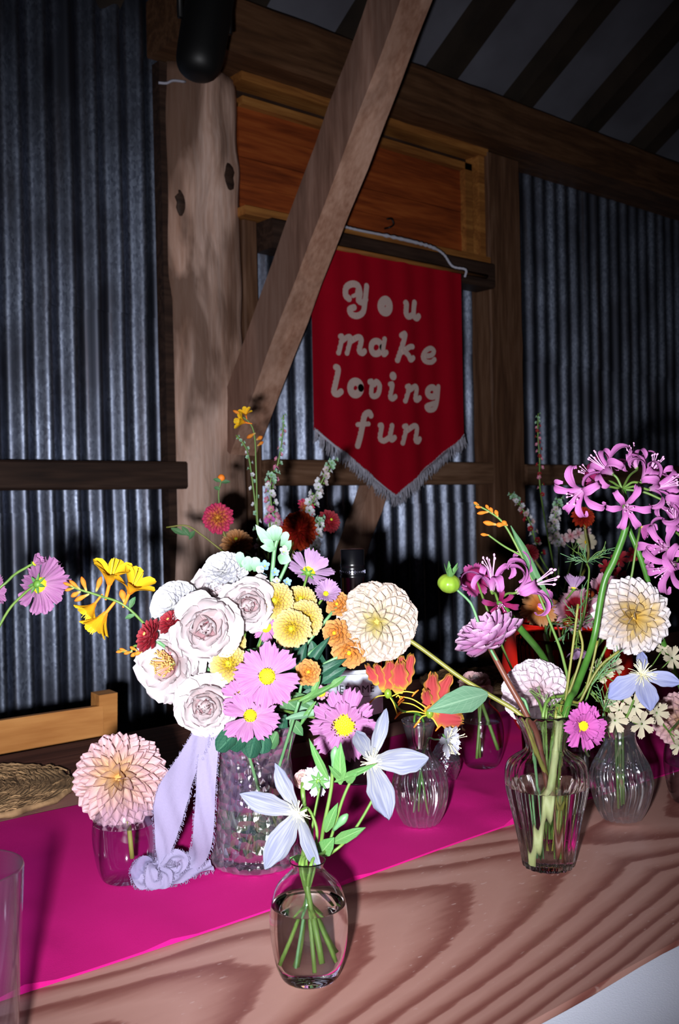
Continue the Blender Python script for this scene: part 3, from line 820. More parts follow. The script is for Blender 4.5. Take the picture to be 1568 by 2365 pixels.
v10 = vase('bud_vase', 'rounded clear vase under peach dahlia at runner edge', 1602, 1.16, BUD(1602, 0.72, 1872), 1780, 'thin_glass')
def swirl(nr, amp, tw, z0=0.0):
    return lambda a, z, i: amp * math.cos(nr * (a + tw * (z - z0)))
v6 = vase('swirled_vase', 'tall clear swirled glass vase with wide shoulders', 1266, 0.97,
          [(54, 2014), (58, 2008), (66, 1960), (80, 1890), (92, 1835), (94, 1800), (84, 1772), (58, 1754), (46, 1742), (48, 1722), (58, 1694), (71, 1662)], 1826,
          mod=lambda a, z, i: 0.030 * math.cos(18 * (a + 9.0 * max(0, z - 0.105))), n=108, k=4)
v7 = vase('ribbed_vase', 'clear ribbed vase with narrow neck and cream flower sprays', 1436, 1.107,
          [(40, 1909), (46, 1903), (60, 1870), (69, 1828), (64, 1790), (48, 1756), (36, 1728), (36, 1706), (45, 1680)], 1790, 'ribbed_glass',
          mod=lambda a, z, i: 0.055 * math.cos(18 * a + 0.9 * math.sin(z * 130)) * (1 if z < 0.06 else max(0, 1 - (z - 0.06) * 40)), n=216)
v4 = vase('ribbed_vase', 'clear ribbed vase with flared rim holding flame lilies', 972, 1.104,
          [(36, 1908), (42, 1902), (56, 1872), (63, 1830), (58, 1795), (42, 1765), (28, 1742), (26, 1722), (40, 1668)], 1775, 'ribbed_glass',
          mod=lambda a, z, i: 0.055 * math.cos(18 * a + 0.9 * math.sin(z * 130)) * (1 if z < 0.07 else max(0, 1 - (z - 0.07) * 60)), n=216)
v8 = vase('cut_glass_vase', 'small diamond cut glass vase behind the ribbed vase', 1030, 1.265,
          [(16, 1812), (22, 1806), (31, 1780), (31, 1755), (22, 1732), (14, 1718), (16, 1704)], 1760, 'ribbed_glass',
          mod=lambda a, z, i: 0.09 * (abs(math.sin(9 * a + z * 420)) + abs(math.sin(9 * a - z * 420)) - 1), n=108, k=6)
v3 = vase('pressed_glass_vase', 'lilac pressed glass vase holding the big mixed bouquet', 592, 1.0,
          [(94, 1988), (101, 1984), (104, 1972), (98, 1955), (97, 1900), (92, 1830), (86, 1770), (84, 1748), (90, 1720), (100, 1690), (106, 1670)], 1850, 'lilac_glass', wall=4.0,
          mod=lambda a, z, i: 0.016 * math.sin(17 * a + 60 * z) * math.sin(180 * z + 5 * a) + 0.008 * math.sin(41 * a - 90 * z), n=132, k=5)
def tumbler():
    px, d = -72, 0.60
    c = stand(px, d); t = Thing('tumbler', 'tall clear drinking tumbler standing on the runner edge', 'glass', c)
    h = 0.141
    prof = [(0.0002, 0.0), (0.026, 0.0), (0.0272, 0.002), (0.0285, 0.02), (0.0352, h - 0.001), (0.0347, h + 0.0006), (0.0338, h - 0.001), (0.0272, 0.02), (0.025, 0.010), (0.0002, 0.010)]
    mb = MB(); lathe_mb(mb, prof, 64); mb.v = [p + c + V((0, 0, 0.003)) for p in mb.v]; t.build('glass_body', mb, 'tumbler_glass')
tumbler()

# wine bottle
def bottle():
    d = 1.29; c = stand(824, d); t = Thing('wine_bottle', 'dark wine bottle with black screw cap and pale paper label', 'bottle', c + V((0, 0, 0.003)))
    zt = zpx(1268, d) - TABLE_Z - 0.003
    k = zt / 0.30
    prof = fine([(0.0002, 0), (0.034, 0), (0.0365, 0.004), (0.037, 0.02), (0.037, 0.19), (0.033, 0.212), (0.019, 0.236), (0.0145, 0.25), (0.0142, 0.296)], 3)
    mb = MB(); lathe_mb(mb, [(r, z * k) for r, z in prof] + [(0.0002, 0.296 * k)], 36); mb.v = [p + t.p for p in mb.v]; t.build('bottle_body', mb, 'bottle_glass')
    mb = MB(); r = 0.0155
    pr = [(r, 0.236), (r, 0.262), (r * 1.04, 0.263), (r * 1.04, 0.266), (r * 0.98, 0.267), (r * 1.04, 0.269), (r * 1.04, 0.272), (r, 0.273), (r, 0.277), (r * 1.03, 0.278), (r * 1.03, 0.281), (r, 0.282), (r, 0.299), (r - 0.001, 0.300), (0.0002, 0.300)]
    lathe_mb(mb, [(0.0148, 0.234)] + pr, 36); mb.v = [V((p.x, p.y, p.z * k)) + t.p for p in mb.v]; cap = t.build('screw_cap', mb, 'cap_black')
    mb = MB()
    for i in range(30):
        a = 2 * PI * i / 30; mb.box((-0.0006, -0.0008, -0.002), (0.0006, 0.0008, 0.002), Matrix.Translation(t.p + V((r * 1.03 * math.cos(a), r * 1.03 * math.sin(a), 0.2645 * k + 0.006))) @ Matrix.Rotation(a, 4, 'Z'))
    t.build('knurled_ring', mb, 'cap_ring', False, cap)
    # label band facing the camera
    to = CAM - c; a0 = math.atan2(to.y, to.x); zl0, zl1 = zpx(1640, d), zpx(1537, d)
    vs_ = []; fs = []; n = 26; rr = 0.0375
    for j, z in enumerate((zl0, zl1)):
        for i in range(n + 1):
            a = a0 - 1.25 + 2.5 * i / n; vs_.append((c.x + rr * math.cos(a), c.y + rr * math.sin(a), z))
    for i in range(n): fs.append((i, i + 1, n + 2 + i, n + 1 + i))
    mb = MB(); mb.add(vs_, fs); lab = t.build('paper_label', mb, 'paper_label')
    cu = bpy.data.curves.new('label_text', 'FONT'); cu.body = 'JEROME'; cu.size = 1.0; cu.align_x = 'CENTER'; cu.space_character = 1.15
    tmp = bpy.data.objects.new('label_text', cu); col.objects.link(tmp)
    dg = bpy.context.evaluated_depsgraph_get(); me = bpy.data.meshes.new_from_object(tmp.evaluated_get(dg))
    bpy.data.objects.remove(tmp)
    s = mpx(24, d); z0 = zpx(1588, d)
    mb = MB()
    vs_ = []
    for v in me.vertices:
        a = a0 + 0.02 + v.co.x * s / rr; q = rr + 0.0004
        vs_.append((c.x + q * math.cos(a), c.y + q * math.sin(a), z0 + v.co.y * s))
    mb.add(vs_, [tuple(p.vertices) for p in me.polygons])
    for (za, w) in ((1597, 0.5), (1546, 0.9)):
        z = zpx(za, d); vs_ = []
        for i in range(13):
            a = a0 + 0.10 - w + 2 * w * i / 12; q = rr + 0.0004
            vs_ += [(c.x + q * math.cos(a), c.y + q * math.sin(a), z), (c.x + q * math.cos(a), c.y + q * math.sin(a), z + 0.0006)]
        mb.add(vs_, [(2*i, 2*i+2, 2*i+3, 2*i+1) for i in range(12)])
    bpy.data.meshes.remove(me)
    t.build('label_print', mb, 'ink', False, lab)
bottle()

# ================================================================== FLOWERS: petal colours
petal_mat('p_dahlia_cream', [(0, (246, 226, 120)), (0.35, (250, 236, 190)), (0.75, (250, 236, 216)), (1, (246, 222, 210))], rnd=0.05)
petal_mat('p_dahlia_cream_core', [(0, (240, 218, 100)), (0.6, (248, 232, 166)), (1, (250, 234, 200))], rnd=0.05)
petal_mat('p_dahlia_peach', [(0, (240, 186, 120)), (0.35, (242, 204, 176)), (0.75, (238, 196, 192)), (1, (232, 190, 200))], vein=0.2, veincol=(234, 172, 176), rnd=0.07, val=0.6)
petal_mat('p_dahlia_peach_core', [(0, (242, 176, 90)), (0.5, (244, 198, 152)), (1, (240, 190, 180))], rnd=0.08)
petal_mat('p_dahlia_ivory', [(0, (248, 206, 110)), (0.3, (250, 222, 174)), (0.7, (248, 230, 216)), (1, (238, 232, 238))], rnd=0.05, val=0.64)
petal_mat('p_dahlia_ivory_core', [(0, (246, 196, 70)), (0.6, (250, 218, 146)), (1, (250, 228, 200))], rnd=0.05)
petal_mat('p_dahlia_blush', [(0, (240, 190, 200)), (0.5, (244, 218, 226)), (1, (244, 230, 240))], rnd=0.05, val=0.68)
petal_mat('p_dahlia_pink', [(0, (208, 100, 150)), (0.4, (220, 140, 200)), (0.8, (226, 170, 220)), (1, (236, 200, 224))], vein=0.25, veincol=(196, 100, 170), rnd=0.08, val=0.62)
petal_mat('p_dahlia_sunset', [(0, (250, 190, 70)), (0.45, (246, 140, 80)), (0.8, (236, 80, 120)), (1, (226, 60, 120))], rnd=0.1)
petal_mat('p_dahlia_red', [(0, (190, 50, 20)), (0.5, (176, 30, 26)), (1, (200, 70, 30))], rnd=0.15)
petal_mat('p_rose', [(0, (226, 164, 174)), (0.3, (238, 212, 214)), (0.8, (238, 230, 232)), (1, (236, 224, 228))], vein=0.1, veincol=(240, 214, 222), rnd=0.04, transl=0.42, val=0.64)
petal_mat('p_rose_pink', [(0, (216, 116, 134)), (0.35, (234, 180, 188)), (0.8, (240, 218, 220)), (1, (240, 226, 228))], vein=0.12, veincol=(236, 190, 200), rnd=0.04, transl=0.42, val=0.62)
petal_mat('p_white', [(0, (228, 226, 200)), (0.3, (238, 238, 244)), (1, (244, 244, 252))], vein=0.15, veincol=(214, 210, 230), rnd=0.05, val=0.6)
petal_mat('p_cosmos', [(0, (240, 206, 230)), (0.18, (214, 158, 200)), (0.6, (206, 142, 194)), (1, (212, 154, 200))], vein=0.7, veincol=(182, 106, 172), rnd=0.06, veinfreq=14, val=0.54)
petal_mat('p_cosmos_pale', [(0, (230, 200, 230)), (0.5, (206, 166, 210)), (1, (210, 172, 214))], vein=0.5, veincol=(178, 130, 190), rnd=0.06, veinfreq=14)
petal_mat('p_cosmos_hot', [(0, (244, 190, 226)), (0.25, (226, 110, 196)), (1, (224, 120, 204))], vein=0.3, veincol=(200, 80, 170), rnd=0.06, veinfreq=14)
petal_mat('p_cosmos_eye', [(0, (120, 10, 24)), (0.4, (140, 20, 36)), (0.55, (206, 140, 160)), (1, (224, 176, 200))], rnd=0.1)
petal_mat('p_tan', [(0, (170, 70, 24)), (0.4, (206, 130, 60)), (1, (224, 176, 130))], vein=0.4, veincol=(176, 100, 50), rnd=0.1)
petal_mat('p_yellow', [(0, (200, 178, 20)), (0.45, (230, 194, 66)), (0.85, (246, 218, 136)), (1, (246, 214, 160))], rnd=0.05)
petal_mat('p_orange', [(0, (226, 130, 40)), (0.5, (240, 166, 84)), (1, (246, 190, 126))], vein=0.3, veincol=(220, 120, 54), rnd=0.12)
petal_mat('p_mum_red', [(0, (150, 20, 30)), (0.6, (176, 40, 56)), (1, (190, 80, 90))], vein=0.3, veincol=(110, 10, 20), rnd=0.12)
petal_mat('p_nerine', [(0, (238, 180, 226)), (0.3, (222, 120, 206)), (1, (226, 130, 210))], vein=0.35, veincol=(240, 176, 228), rnd=0.08, veinfreq=5, val=0.6)
petal_mat('p_nerine_dark', [(0, (170, 40, 110)), (0.5, (150, 30, 90)), (1, (190, 90, 160))], rnd=0.08)
petal_mat('p_crocosmia', [(0, (236, 140, 40)), (0.4, (248, 184, 30)), (1, (250, 206, 40))], vein=0.2, veincol=(240, 150, 30), rnd=0.06, val=0.72)
petal_mat('p_bud_orange', [(0, (226, 214, 140)), (0.35, (244, 160, 60)), (1, (240, 130, 40))], rnd=0.08, val=0.66)
petal_mat('p_clematis', [(0, (206, 206, 184)), (0.3, (204, 206, 210)), (1, (190, 196, 216))], vein=0.8, veincol=(158, 164, 200), rnd=0.03, veinfreq=7, val=0.38)
petal_mat('p_clematis_blue', [(0, (236, 236, 236)), (0.3, (206, 210, 244)), (1, (180, 188, 240))], vein=0.45, veincol=(150, 158, 224), rnd=0.03, veinfreq=7)
petal_mat('p_gloriosa', [(0, (240, 220, 80)), (0.14, (236, 130, 80)), (0.3, (226, 84, 88)), (1, (226, 92, 96))], edge=((240, 196, 70), 5.0, 26.0), rnd=0.06, val=0.5)
petal_mat('p_scabiosa', [(0, (226, 228, 236)), (1, (226, 226, 248))], rnd=0.05)
petal_mat('p_tweedia', [(0, (190, 226, 240)), (1, (170, 214, 242))], rnd=0.05)
petal_mat('p_spray_cream', [(0, (220, 220, 190)), (0.3, (238, 228, 196)), (1, (240, 226, 200))], vein=0.2, veincol=(216, 196, 160), rnd=0.06)
petal_mat('p_bract', [(0, (130, 180, 130)), (0.6, (176, 222, 190)), (1, (196, 232, 206))], rnd=0.05)
petal_mat('p_leaf', [(0, (96, 140, 90)), (1, (70, 124, 78))], vein=0.25, veincol=(120, 170, 120), rough=0.4, rnd=0.12, transl=0.12, rib=(150, 190, 140))
petal_mat('p_leaf_dark', [(0, (48, 96, 74)), (1, (36, 82, 66))], vein=0.25, veincol=(80, 130, 100), rough=0.35, rnd=0.15, transl=0.1, rib=(96, 146, 116))
petal_mat('p_leaf_grey', [(0, (120, 164, 132)), (1, (104, 152, 118))], vein=0.35, veincol=(150, 190, 156), rough=0.5, rnd=0.05, transl=0.12, rib=(170, 206, 172))
petal_mat('p_leaf_bright', [(0, (110, 160, 90)), (1, (84, 146, 78))], vein=0.25, veincol=(140, 186, 120), rough=0.4, rnd=0.1, transl=0.15, rib=(160, 200, 136))
petal_mat('p_pink_spike', [(0, (240, 190, 200)), (1, (226, 110, 160))], rnd=0.15)

# petal shapes (length 1)
S = {}
def shape(key, **kw):
    for i in range(kw.pop('variants', 1)):
        S[key, i] = petal_me('petal_' + key, None, seed=i * 7 + 1, **kw)
def sh(key, i=0):
    n = sum(1 for k in S if k[0] == key); return S[key, i % n]
_wm = {}
def with_mat(me, mat):     # the same petal mesh carrying another colour
    k = (me.name, mat)
    if k not in _wm:
        c = me.copy(); c.materials.clear(); c.materials.append(MATS[mat]); _wm[k] = c; WMAX[c.name] = WMAX[me.name]
    return _wm[k]
def pm(key, mat, i=0): return with_mat(sh(key, i), mat)
shape('dahlia', prof=[(0, .06), (.3, .15), (.65, .23), (.88, .19), (.97, .10), (1, .03)], curl=(0.05, -0.30, 2), cup=1.0, nu=6, nv=8, variants=3, ruf=0.01)
shape('dahlia_point', prof=[(0, .06), (.3, .15), (.6, .22), (.85, .15), (1, .015)], curl=(0.0, -0.15, 2), cup=1.1, nu=6, nv=8, variants=3, ruf=0.015)
shape('dahlia_open', prof=[(0, .08), (.3, .17), (.65, .24), (.9, .16), (1, .02)], curl=(0.1, 0.5, 1.5), cup=0.7, nu=6, nv=8, variants=3, ruf=0.02)
shape('rose', prof=[(0, .14), (.25, .36), (.6, .56), (.85, .52), (.96, .36), (1, .16)], curl=(-0.2, 0.6, 1.0), cup=0.40, ruf=0.055, rf=1.9, nu=10, nv=10, variants=4)
shape('rose_outer', prof=[(0, .14), (.25, .38), (.6, .6), (.85, .55), (.96, .36), (1, .16)], curl=(0.35, -0.5, 1.2), cup=0.25, ruf=0.09, rf=1.9, nu=10, nv=10, variants=4)
shape('cosmos', prof=[(0, .07), (.3, .2), (.65, .33), (.9, .34), (1, .25)], curl=(0.2, -0.12, 1), cup=-0.12, ruf=0.025, rf=3.0, teeth=0.20, nteeth=3, rnd=0.10, nu=12, nv=9, variants=4)
shape('cosmos_ruffled', prof=[(0, .07), (.3, .18), (.65, .33), (.9, .36), (1, .27)], curl=(0.35, -0.2, 1), cup=0.2, ruf=0.07, rf=3.0, teeth=0.2, nteeth=3, rnd=0.10, nu=12, nv=9, variants=4)
shape('mum', prof=[(0, .06), (.4, .11), (.8, .12), (.95, .08), (1, .03)], curl=(0.0, 0.35, 1.5), cup=0.9, nu=4, nv=5, variants=2)
shape('nerine', prof=[(0, .05), (.25, .08), (.6, .115), (.85, .10), (1, .03)], curl=(1.25, -2.7, 2.4), cup=0.25, ruf=0.02, rf=2.2, nu=6, nv=18, variants=3, wavy=0.10)
shape('tepal', prof=[(0, .06), (.3, .10), (.65, .17), (.88, .15), (1, .05)], curl=(0.6, -0.25, 1.2), cup=0.5, nu=6, nv=8, variants=2)
shape('clematis', prof=[(0, .07), (.2, .14), (.5, .24), (.75, .22), (.92, .1), (1, .01)], curl=(0.12, -0.18, 1.5), cup=0.1, ruf=0.035, rf=2.6, fold=0.10, nu=10, nv=18, wavy=0.05, variants=3)
shape('gloriosa', prof=[(0, .09), (.15, .17), (.4, .24), (.7, .2), (.9, .13), (1, .06)], curl=(-0.5, 0.5, 1.0), cup=0.1, ruf=0.10, rf=2.2, nu=12, nv=22, variants=3, wavy=0.16)
shape('leaf', prof=[(0, .03), (.15, .16), (.4, .27), (.7, .2), (.9, .08), (1, .01)], curl=(0.15, -0.3, 1.3), cup=0.0, fold=0.25, ruf=0.02, nu=8, nv=10, variants=3)
shape('leaf_narrow', prof=[(0, .03), (.2, .09), (.5, .13), (.8, .08), (1, .01)], curl=(0.15, -0.3, 1.3), fold=0.3, nu=6, nv=10, variants=2)
shape('leaf_round', prof=[(0, .05), (.15, .3), (.45, .46), (.75, .4), (.92, .22), (1, .04)], curl=(0.1, -0.2, 1), fold=0.12, ruf=0.03, nu=8, nv=9, variants=3)
shape('blade', prof=[(0, .03), (.3, .04), (.7, .04), (1, .004)], curl=(0.05, -0.1, 1), fold=0.3, nu=4, nv=10)
shape('small', prof=[(0, .1), (.4, .24), (.8, .34), (.95, .28), (1, .2)], curl=(0.2, -0.1, 1), cup=0.1, teeth=0.16, nteeth=2, rnd=0.12, nu=8, nv=5, variants=2)
shape('sepal', prof=[(0, .2), (.4, .22), (.8, .1), (1, .01)], curl=(0.1, 0.3, 1), cup=0.4, nu=4, nv=5)

# ================================================================== FLOWERS: builders
def rot(phi, elev, r0=0.0, h=0.0, scale=1.0, wide=1.0, twist=0.0):
    return (Matrix.Rotation(phi, 4, 'Z') @ Matrix.Translation((0, r0, h)) @ Matrix.Rotation(elev, 4, 'X') @ Matrix.Rotation(twist, 4, 'Y')
            @ Matrix.Diagonal((scale * wide, scale, scale, 1)))
def foot(stem_pts, head): return V(stem_pts[-1]) if stem_pts else V(head)
def newflower(name, label, cat, head, stem_pts, group=None):
    return Thing(name, label, cat, foot(stem_pts, head), group)
def calyx(t, M, r, n=7, mat='calyx_green', long=0.6):
    mb = MB(); mb.ball((0, 0, 0), r, 10, 6, (1, 1, 0.7)); 
    t.add('calyx', mb.me('calyx', mat), M)
    for k in range(n):
        t.add('sepal', pm('sepal', 'p_leaf_bright'), M @ rot(2 * PI * k / n, rad(-10), r * 0.6, 0, r * 2.4 * long / 0.6, 1.0))
def dahlia(label, px, py, d, rpx, n_, mats, stem_pts=None, n=96, shp='dahlia', seed=1, psi=(10, 106), wide=1.0, stem_mat='stem_olive', stem_r=0.0024, core=0.3, cat='dahlia', lens=(0.62, 1.0), green=True):
    R = random.Random(seed); hp = at(px, py, d); r = mpx(rpx, d)
    pts = [hp - n_ * r * 0.25] + list(stem_pts) if stem_pts else None
    t = newflower('dahlia', label, cat, hp, pts)
    if pts: stem(t, pts, stem_r, stem_r, stem_mat)
    M = frame(hp - n_ * r * 0.30, n_, R.random() * 6)
    ga = PI * (3 - math.sqrt(5))
    for k in range(n):
        s = math.sqrt((k + 0.5) / n); ps = rad(psi[0] + (psi[1] - psi[0]) * s)
        rho = r * (lens[0] + (lens[1] - lens[0]) * s) * R.uniform(0.95, 1.03); b = r * 0.12
        L = rho - b
        mt = mats[1] if (len(mats) > 1 and s < core + R.uniform(-0.05, 0.05)) else mats[0]
        Mk = rot(k * ga + R.uniform(-.08, .08), PI / 2 - ps + R.uniform(-.06, .06), b * math.sin(ps), b * math.cos(ps), L, wide * (0.75 + 0.4 * s) * R.uniform(0.92, 1.08), R.uniform(-.15, .15))
        t.add('petal', pm(shp, mt, k), M @ Mk)
    mb = MB(); mb.ball((0, 0, 0), r * 0.16, 10, 8); t.add('flower_heart', mb.me('flower_heart', MATS[mats[-1]]), M)
    if green: calyx(t, frame(hp - n_ * r * 0.36, -n_), r * 0.16, 6)
    return t
def disc(t, M, r, mat='disc_yellow', dots=True, seed=0):
    mb = MB(); mb.ball((0, 0, 0), r, 14, 8, (1, 1, 0.45)); o = t.add('flower_disc', mb.me('flower_disc', mat), M)
    mb = MB(); ga = PI * (3 - math.sqrt(5))
    for k in range(110):
        q = r * 1.0 * math.sqrt((k + .5) / 110); a = k * ga; z = 0.45 * math.sqrt(max(0.0, r * r - q * q))
        mb.ball((q * math.cos(a), q * math.sin(a), z + r * 0.05), r * 0.085, 5, 3, (1, 1, 1.6))
    t.add('disc_florets', mb.me('disc_florets', mat), M, o, None, None, 'stuff')
    if dots:
        mb = MB(); R = random.Random(seed)
        for k in range(34):
            a = R.uniform(0, 2 * PI); q = r * R.uniform(0.72, 1.08)
            mb.ball((q * math.cos(a), q * math.sin(a), r * R.uniform(0.30, 0.5)), r * 0.07, 5, 3, (1, 1, 2.2))
        t.add('anthers', mb.me('anthers', 'anther_dark'), M, o, None, None, 'stuff')
def cosmos(label, px, py, d, rpx, n_, mat='p_cosmos', n=8, stem_pts=None, seed=1, shp='cosmos', elev=8, rows=1, dr=0.24, dmat='disc_yellow', dots=True, stem_mat='stem_green', squeeze=None, cat='cosmos', green=True, name='cosmos', group=None, elevs=None):
    R = random.Random(seed); hp = at(px, py, d); r = mpx(rpx, d)
    pts = [hp - n_ * r * 0.05] + list(stem_pts) if stem_pts else None
    t = newflower(name, label, cat, hp, pts, group)
    if pts: stem(t, pts, 0.0013, 0.0015, stem_mat)
    M = frame(hp, n_, R.random() * 6)
    for w in range(rows):
        m = n if w == 0 else max(5, n - 2)
        for k in range(m):
            e = elevs[k % len(elevs)] if elevs else elev + w * 22
            t.add('petal', pm(shp, mat, k + w), M @ rot(2 * PI * (k + 0.5 * w) / m + R.uniform(-.09, .09), rad(e + R.uniform(-7, 7)), r * 0.10, (k % 2) * r * 0.015 + w * r * 0.03, r * 0.92 * (1 - 0.28 * w) * R.uniform(0.93, 1.05), R.uniform(0.8, 0.98) * 8.0 / max(m, 7), R.uniform(-.14, .14)))
    disc(t, M @ Matrix.Translation((0, 0, r * 0.05)), r * dr, dmat, dots, seed)
    if green: calyx(t, frame(hp - n_ * r * 0.05, -n_), r * 0.13, 7, long=0.5)
    return t
def rose(label, px, py, d, rpx, n_, seed=1, mat='p_rose', mat2='p_rose_pink', stem_pts=None, n=24, openc=False, outer=9, big=1.0, psi0=6, cat='rose'):
    R = random.Random(seed); hp = at(px, py, d); r = mpx(rpx, d)
    pts = [hp - n_ * r * 0.35] + list(stem_pts) if stem_pts else None
    t = newflower('rose', label, cat, hp, pts)
    if pts: stem(t, pts, 0.002, 0.002)
    M = frame(hp - n_ * r * 0.42, n_, R.random() * 6); ga = PI * (3 - math.sqrt(5))
    k0 = 6 if openc else 0
    for k in range(k0, n):
        s = (k + 0.5) / n; ps = rad(psi0 + 62 * s ** 1.05) * (1.15 if openc else 1)
        L = r * (0.62 + 0.38 * s) * big
        t.add('petal', pm('rose', mat2 if s < 0.38 else mat, k), M @ rot(k * ga + R.uniform(-.2, .2), PI / 2 - ps, 0.02 * r + 0.10 * r * s, 0, L * R.uniform(0.92, 1.05), (0.55 + 0.55 * s) * R.uniform(0.9, 1.1), R.uniform(-.15, .15)))
    for k in range(outer):
        t.add('petal', pm('rose_outer', mat, k), M @ rot(2 * PI * k / outer + R.uniform(-.2, .2), rad(R.uniform(-10, 30)), r * 0.12, 0.02 * r, r * R.uniform(0.85, 1.02), R.uniform(0.85, 1.1), R.uniform(-.2, .2)))
    if openc:
        mb = MB()
        for k in range(70):
            a = R.uniform(0, 6.28); q = r * 0.26 * math.sqrt(R.random()); tip = V((q * math.cos(a) * 1.4, q * math.sin(a) * 1.4, r * R.uniform(0.42, 0.62)))
            mb.tube([V((q * .4 * math.cos(a), q * .4 * math.sin(a), 0)), tip], r * 0.008, 4, False); mb.ball(tip, r * 0.028, 5, 4)
        t.add('stamens', mb.me('stamens', 'stamen_tan'), M, None, None, 'tan stamens', 'stuff')
    calyx(t, frame(hp - n_ * r * 0.46, -n_), r * 0.14, 5)
    return t
def pompon(label, px, py, d, rpx, n_, mat='p_yellow', stem_pts=None, n=150, seed=1, flat=1.0, eye='disc_olive', psi=(18, 104), cat='chrysanthemum', wide=1.0, each=False, shp='mum', eyer=0.11):
    R = random.Random(seed); hp = at(px, py, d); r = mpx(rpx, d)
    pts = [hp - n_ * r * 0.3] + list(stem_pts) if stem_pts else None
    t = newflower('chrysanthemum', label, cat, hp, pts)
    if pts: stem(t, pts, 0.0017, 0.0017, 'stem_bluegreen')
    M = frame(hp - n_ * r * 0.4, n_, R.random() * 6); ga = PI * (3 - math.sqrt(5))
    mb = MB()
    for k in range(n):
        s = math.sqrt((k + 0.5) / n); ps = rad(psi[0] + (psi[1] - psi[0]) * s); rho = r * (0.60 + 0.42 * s) * R.uniform(0.93, 1.04); b = 0.2 * r
        Mk = rot(k * ga, PI / 2 - ps + R.uniform(-.08, .08), b * math.sin(ps), b * math.cos(ps), rho - b, wide * (0.8 + 0.9 * s), R.uniform(-.2, .2))
        if each: t.add('petal', pm(shp, mat, k), M @ Mk)
        else:
            me = sh(shp, k); uvd = me.uv_layers[0].data; uv = [(0, 0)] * len(me.vertices)
            for lp_ in me.loops: uv[lp_.vertex_index] = tuple(uvd[lp_.index].uv)
            mb.add([Mk @ v.co for v in me.vertices], [tuple(p.vertices) for p in me.polygons], uv)
    if not each: t.add('petals', mb.me('petals', mat), M, None, None, None, 'stuff')
    m2 = MB(); m2.ball((0, 0, r * 0.44), r * eyer, 10, 6, (1, 1, 0.5)); t.add('flower_eye', m2.me('flower_eye', eye), M)
    m3 = MB(); m3.ball((0, 0, 0), r * 0.3, 10, 6); t.add('flower_heart', m3.me('flower_heart', mat), M)
    return t
def leaf(t, base, tip, wide, mat='p_leaf', key='leaf', face=None, i=0, name='leaf'):
    me = pm(key, mat, i); return t.add(name, me, aim(me, base, tip, face or nrm(-0.2, 0.3, 0.9), wide))
def lf(t, b, tp, wpx, d, mat='p_leaf', key='leaf', face=None, i=0, dd=0.0):
    return leaf(t, at(b[0], b[1], d), at(tp[0], tp[1], d + dd), mpx(wpx, d), mat, key, face, i)
def path(d, *p):     # picture points at one distance, or (x, y, own distance)
    return [at(q[0], q[1], q[2] if len(q) > 2 else d) for q in p]
def inside(v, fx, fy, fz):   # a point within a vase
    return v[1] + V((fx, fy, 0)) + V((0, 0, v[2] * fz))
def mouth(v, fx=0.0, fy=0.0): return v[1] + RT * fx + _F * fy + V((0, 0, v[2] * 0.98))

# ------------------------------------------------------------------ big bouquet in the lilac vase
def into3(k):
    R = random.Random(k * 13 + 5); a = R.uniform(0, 6.28); q = R.uniform(0.005, 0.026)
    return [v3[1] + V((q * 0.9 * math.cos(a), q * 0.9 * math.sin(a), v3[2] * 1.10)), v3[1] + V((q * 0.7 * math.cos(a), q * 0.7 * math.sin(a), v3[2] * 0.93)), v3[1] + V((-q * math.cos(a), -q * math.sin(a), 0.012))]
rose('open white rose with tan stamens on the outer edge of bouquet', 378, 1533, 0.93, 88, nrm(-0.42, 0.05, 0.9), 3, n=20, openc=True, outer=11, stem_pts=into3(1), psi0=20)
rose('full white rose with pink folds above the open rose', 474, 1452, 0.915, 82, nrm(0.05, -0.05, 1), 5, stem_pts=into3(2), n=16, outer=8, big=1.08)
rose('blush pink centred rose touching the yellow chrysanthemums', 574, 1398, 0.945, 68, nrm(0.25, -0.15, 0.95), 8, mat2='p_rose_pink', stem_pts=into3(3), n=20, outer=8)
rose('pale ruffled rose tucked behind two other roses', 505, 1362, 0.985, 74, nrm(-0.15, 0.35, 0.9), 12, stem_pts=into3(4), n=18, outer=8)
rose('tight spiralled white rose hanging lowest in the bouquet', 474, 1634, 0.905, 74, nrm(0.12, -0.1, 1), 17, stem_pts=into3(5), n=20, outer=9)
rose('white rose half hidden between roses and yellow flower', 520, 1585, 0.955, 60, nrm(0.1, 0.1, 1), 21, stem_pts=into3(6), n=18, outer=7)
pompon('white shaggy chrysanthemum at the upper bouquet edge', 390, 1392, 0.955, 64, nrm(-0.35, 0.35, 0.85), 'p_white', into3(7), n=120, seed=4, each=True, wide=1.7, psi=(12, 100), eye='stamen_cream', shp='dahlia_point')
pompon('white shaggy chrysanthemum behind the blush roses', 510, 1306, 0.985, 56, nrm(-0.2, 0.6, 0.75), 'p_white', into3(8), n=90, seed=6, each=True, wide=1.5, psi=(12, 100), eye='stamen_cream', shp='dahlia_point')
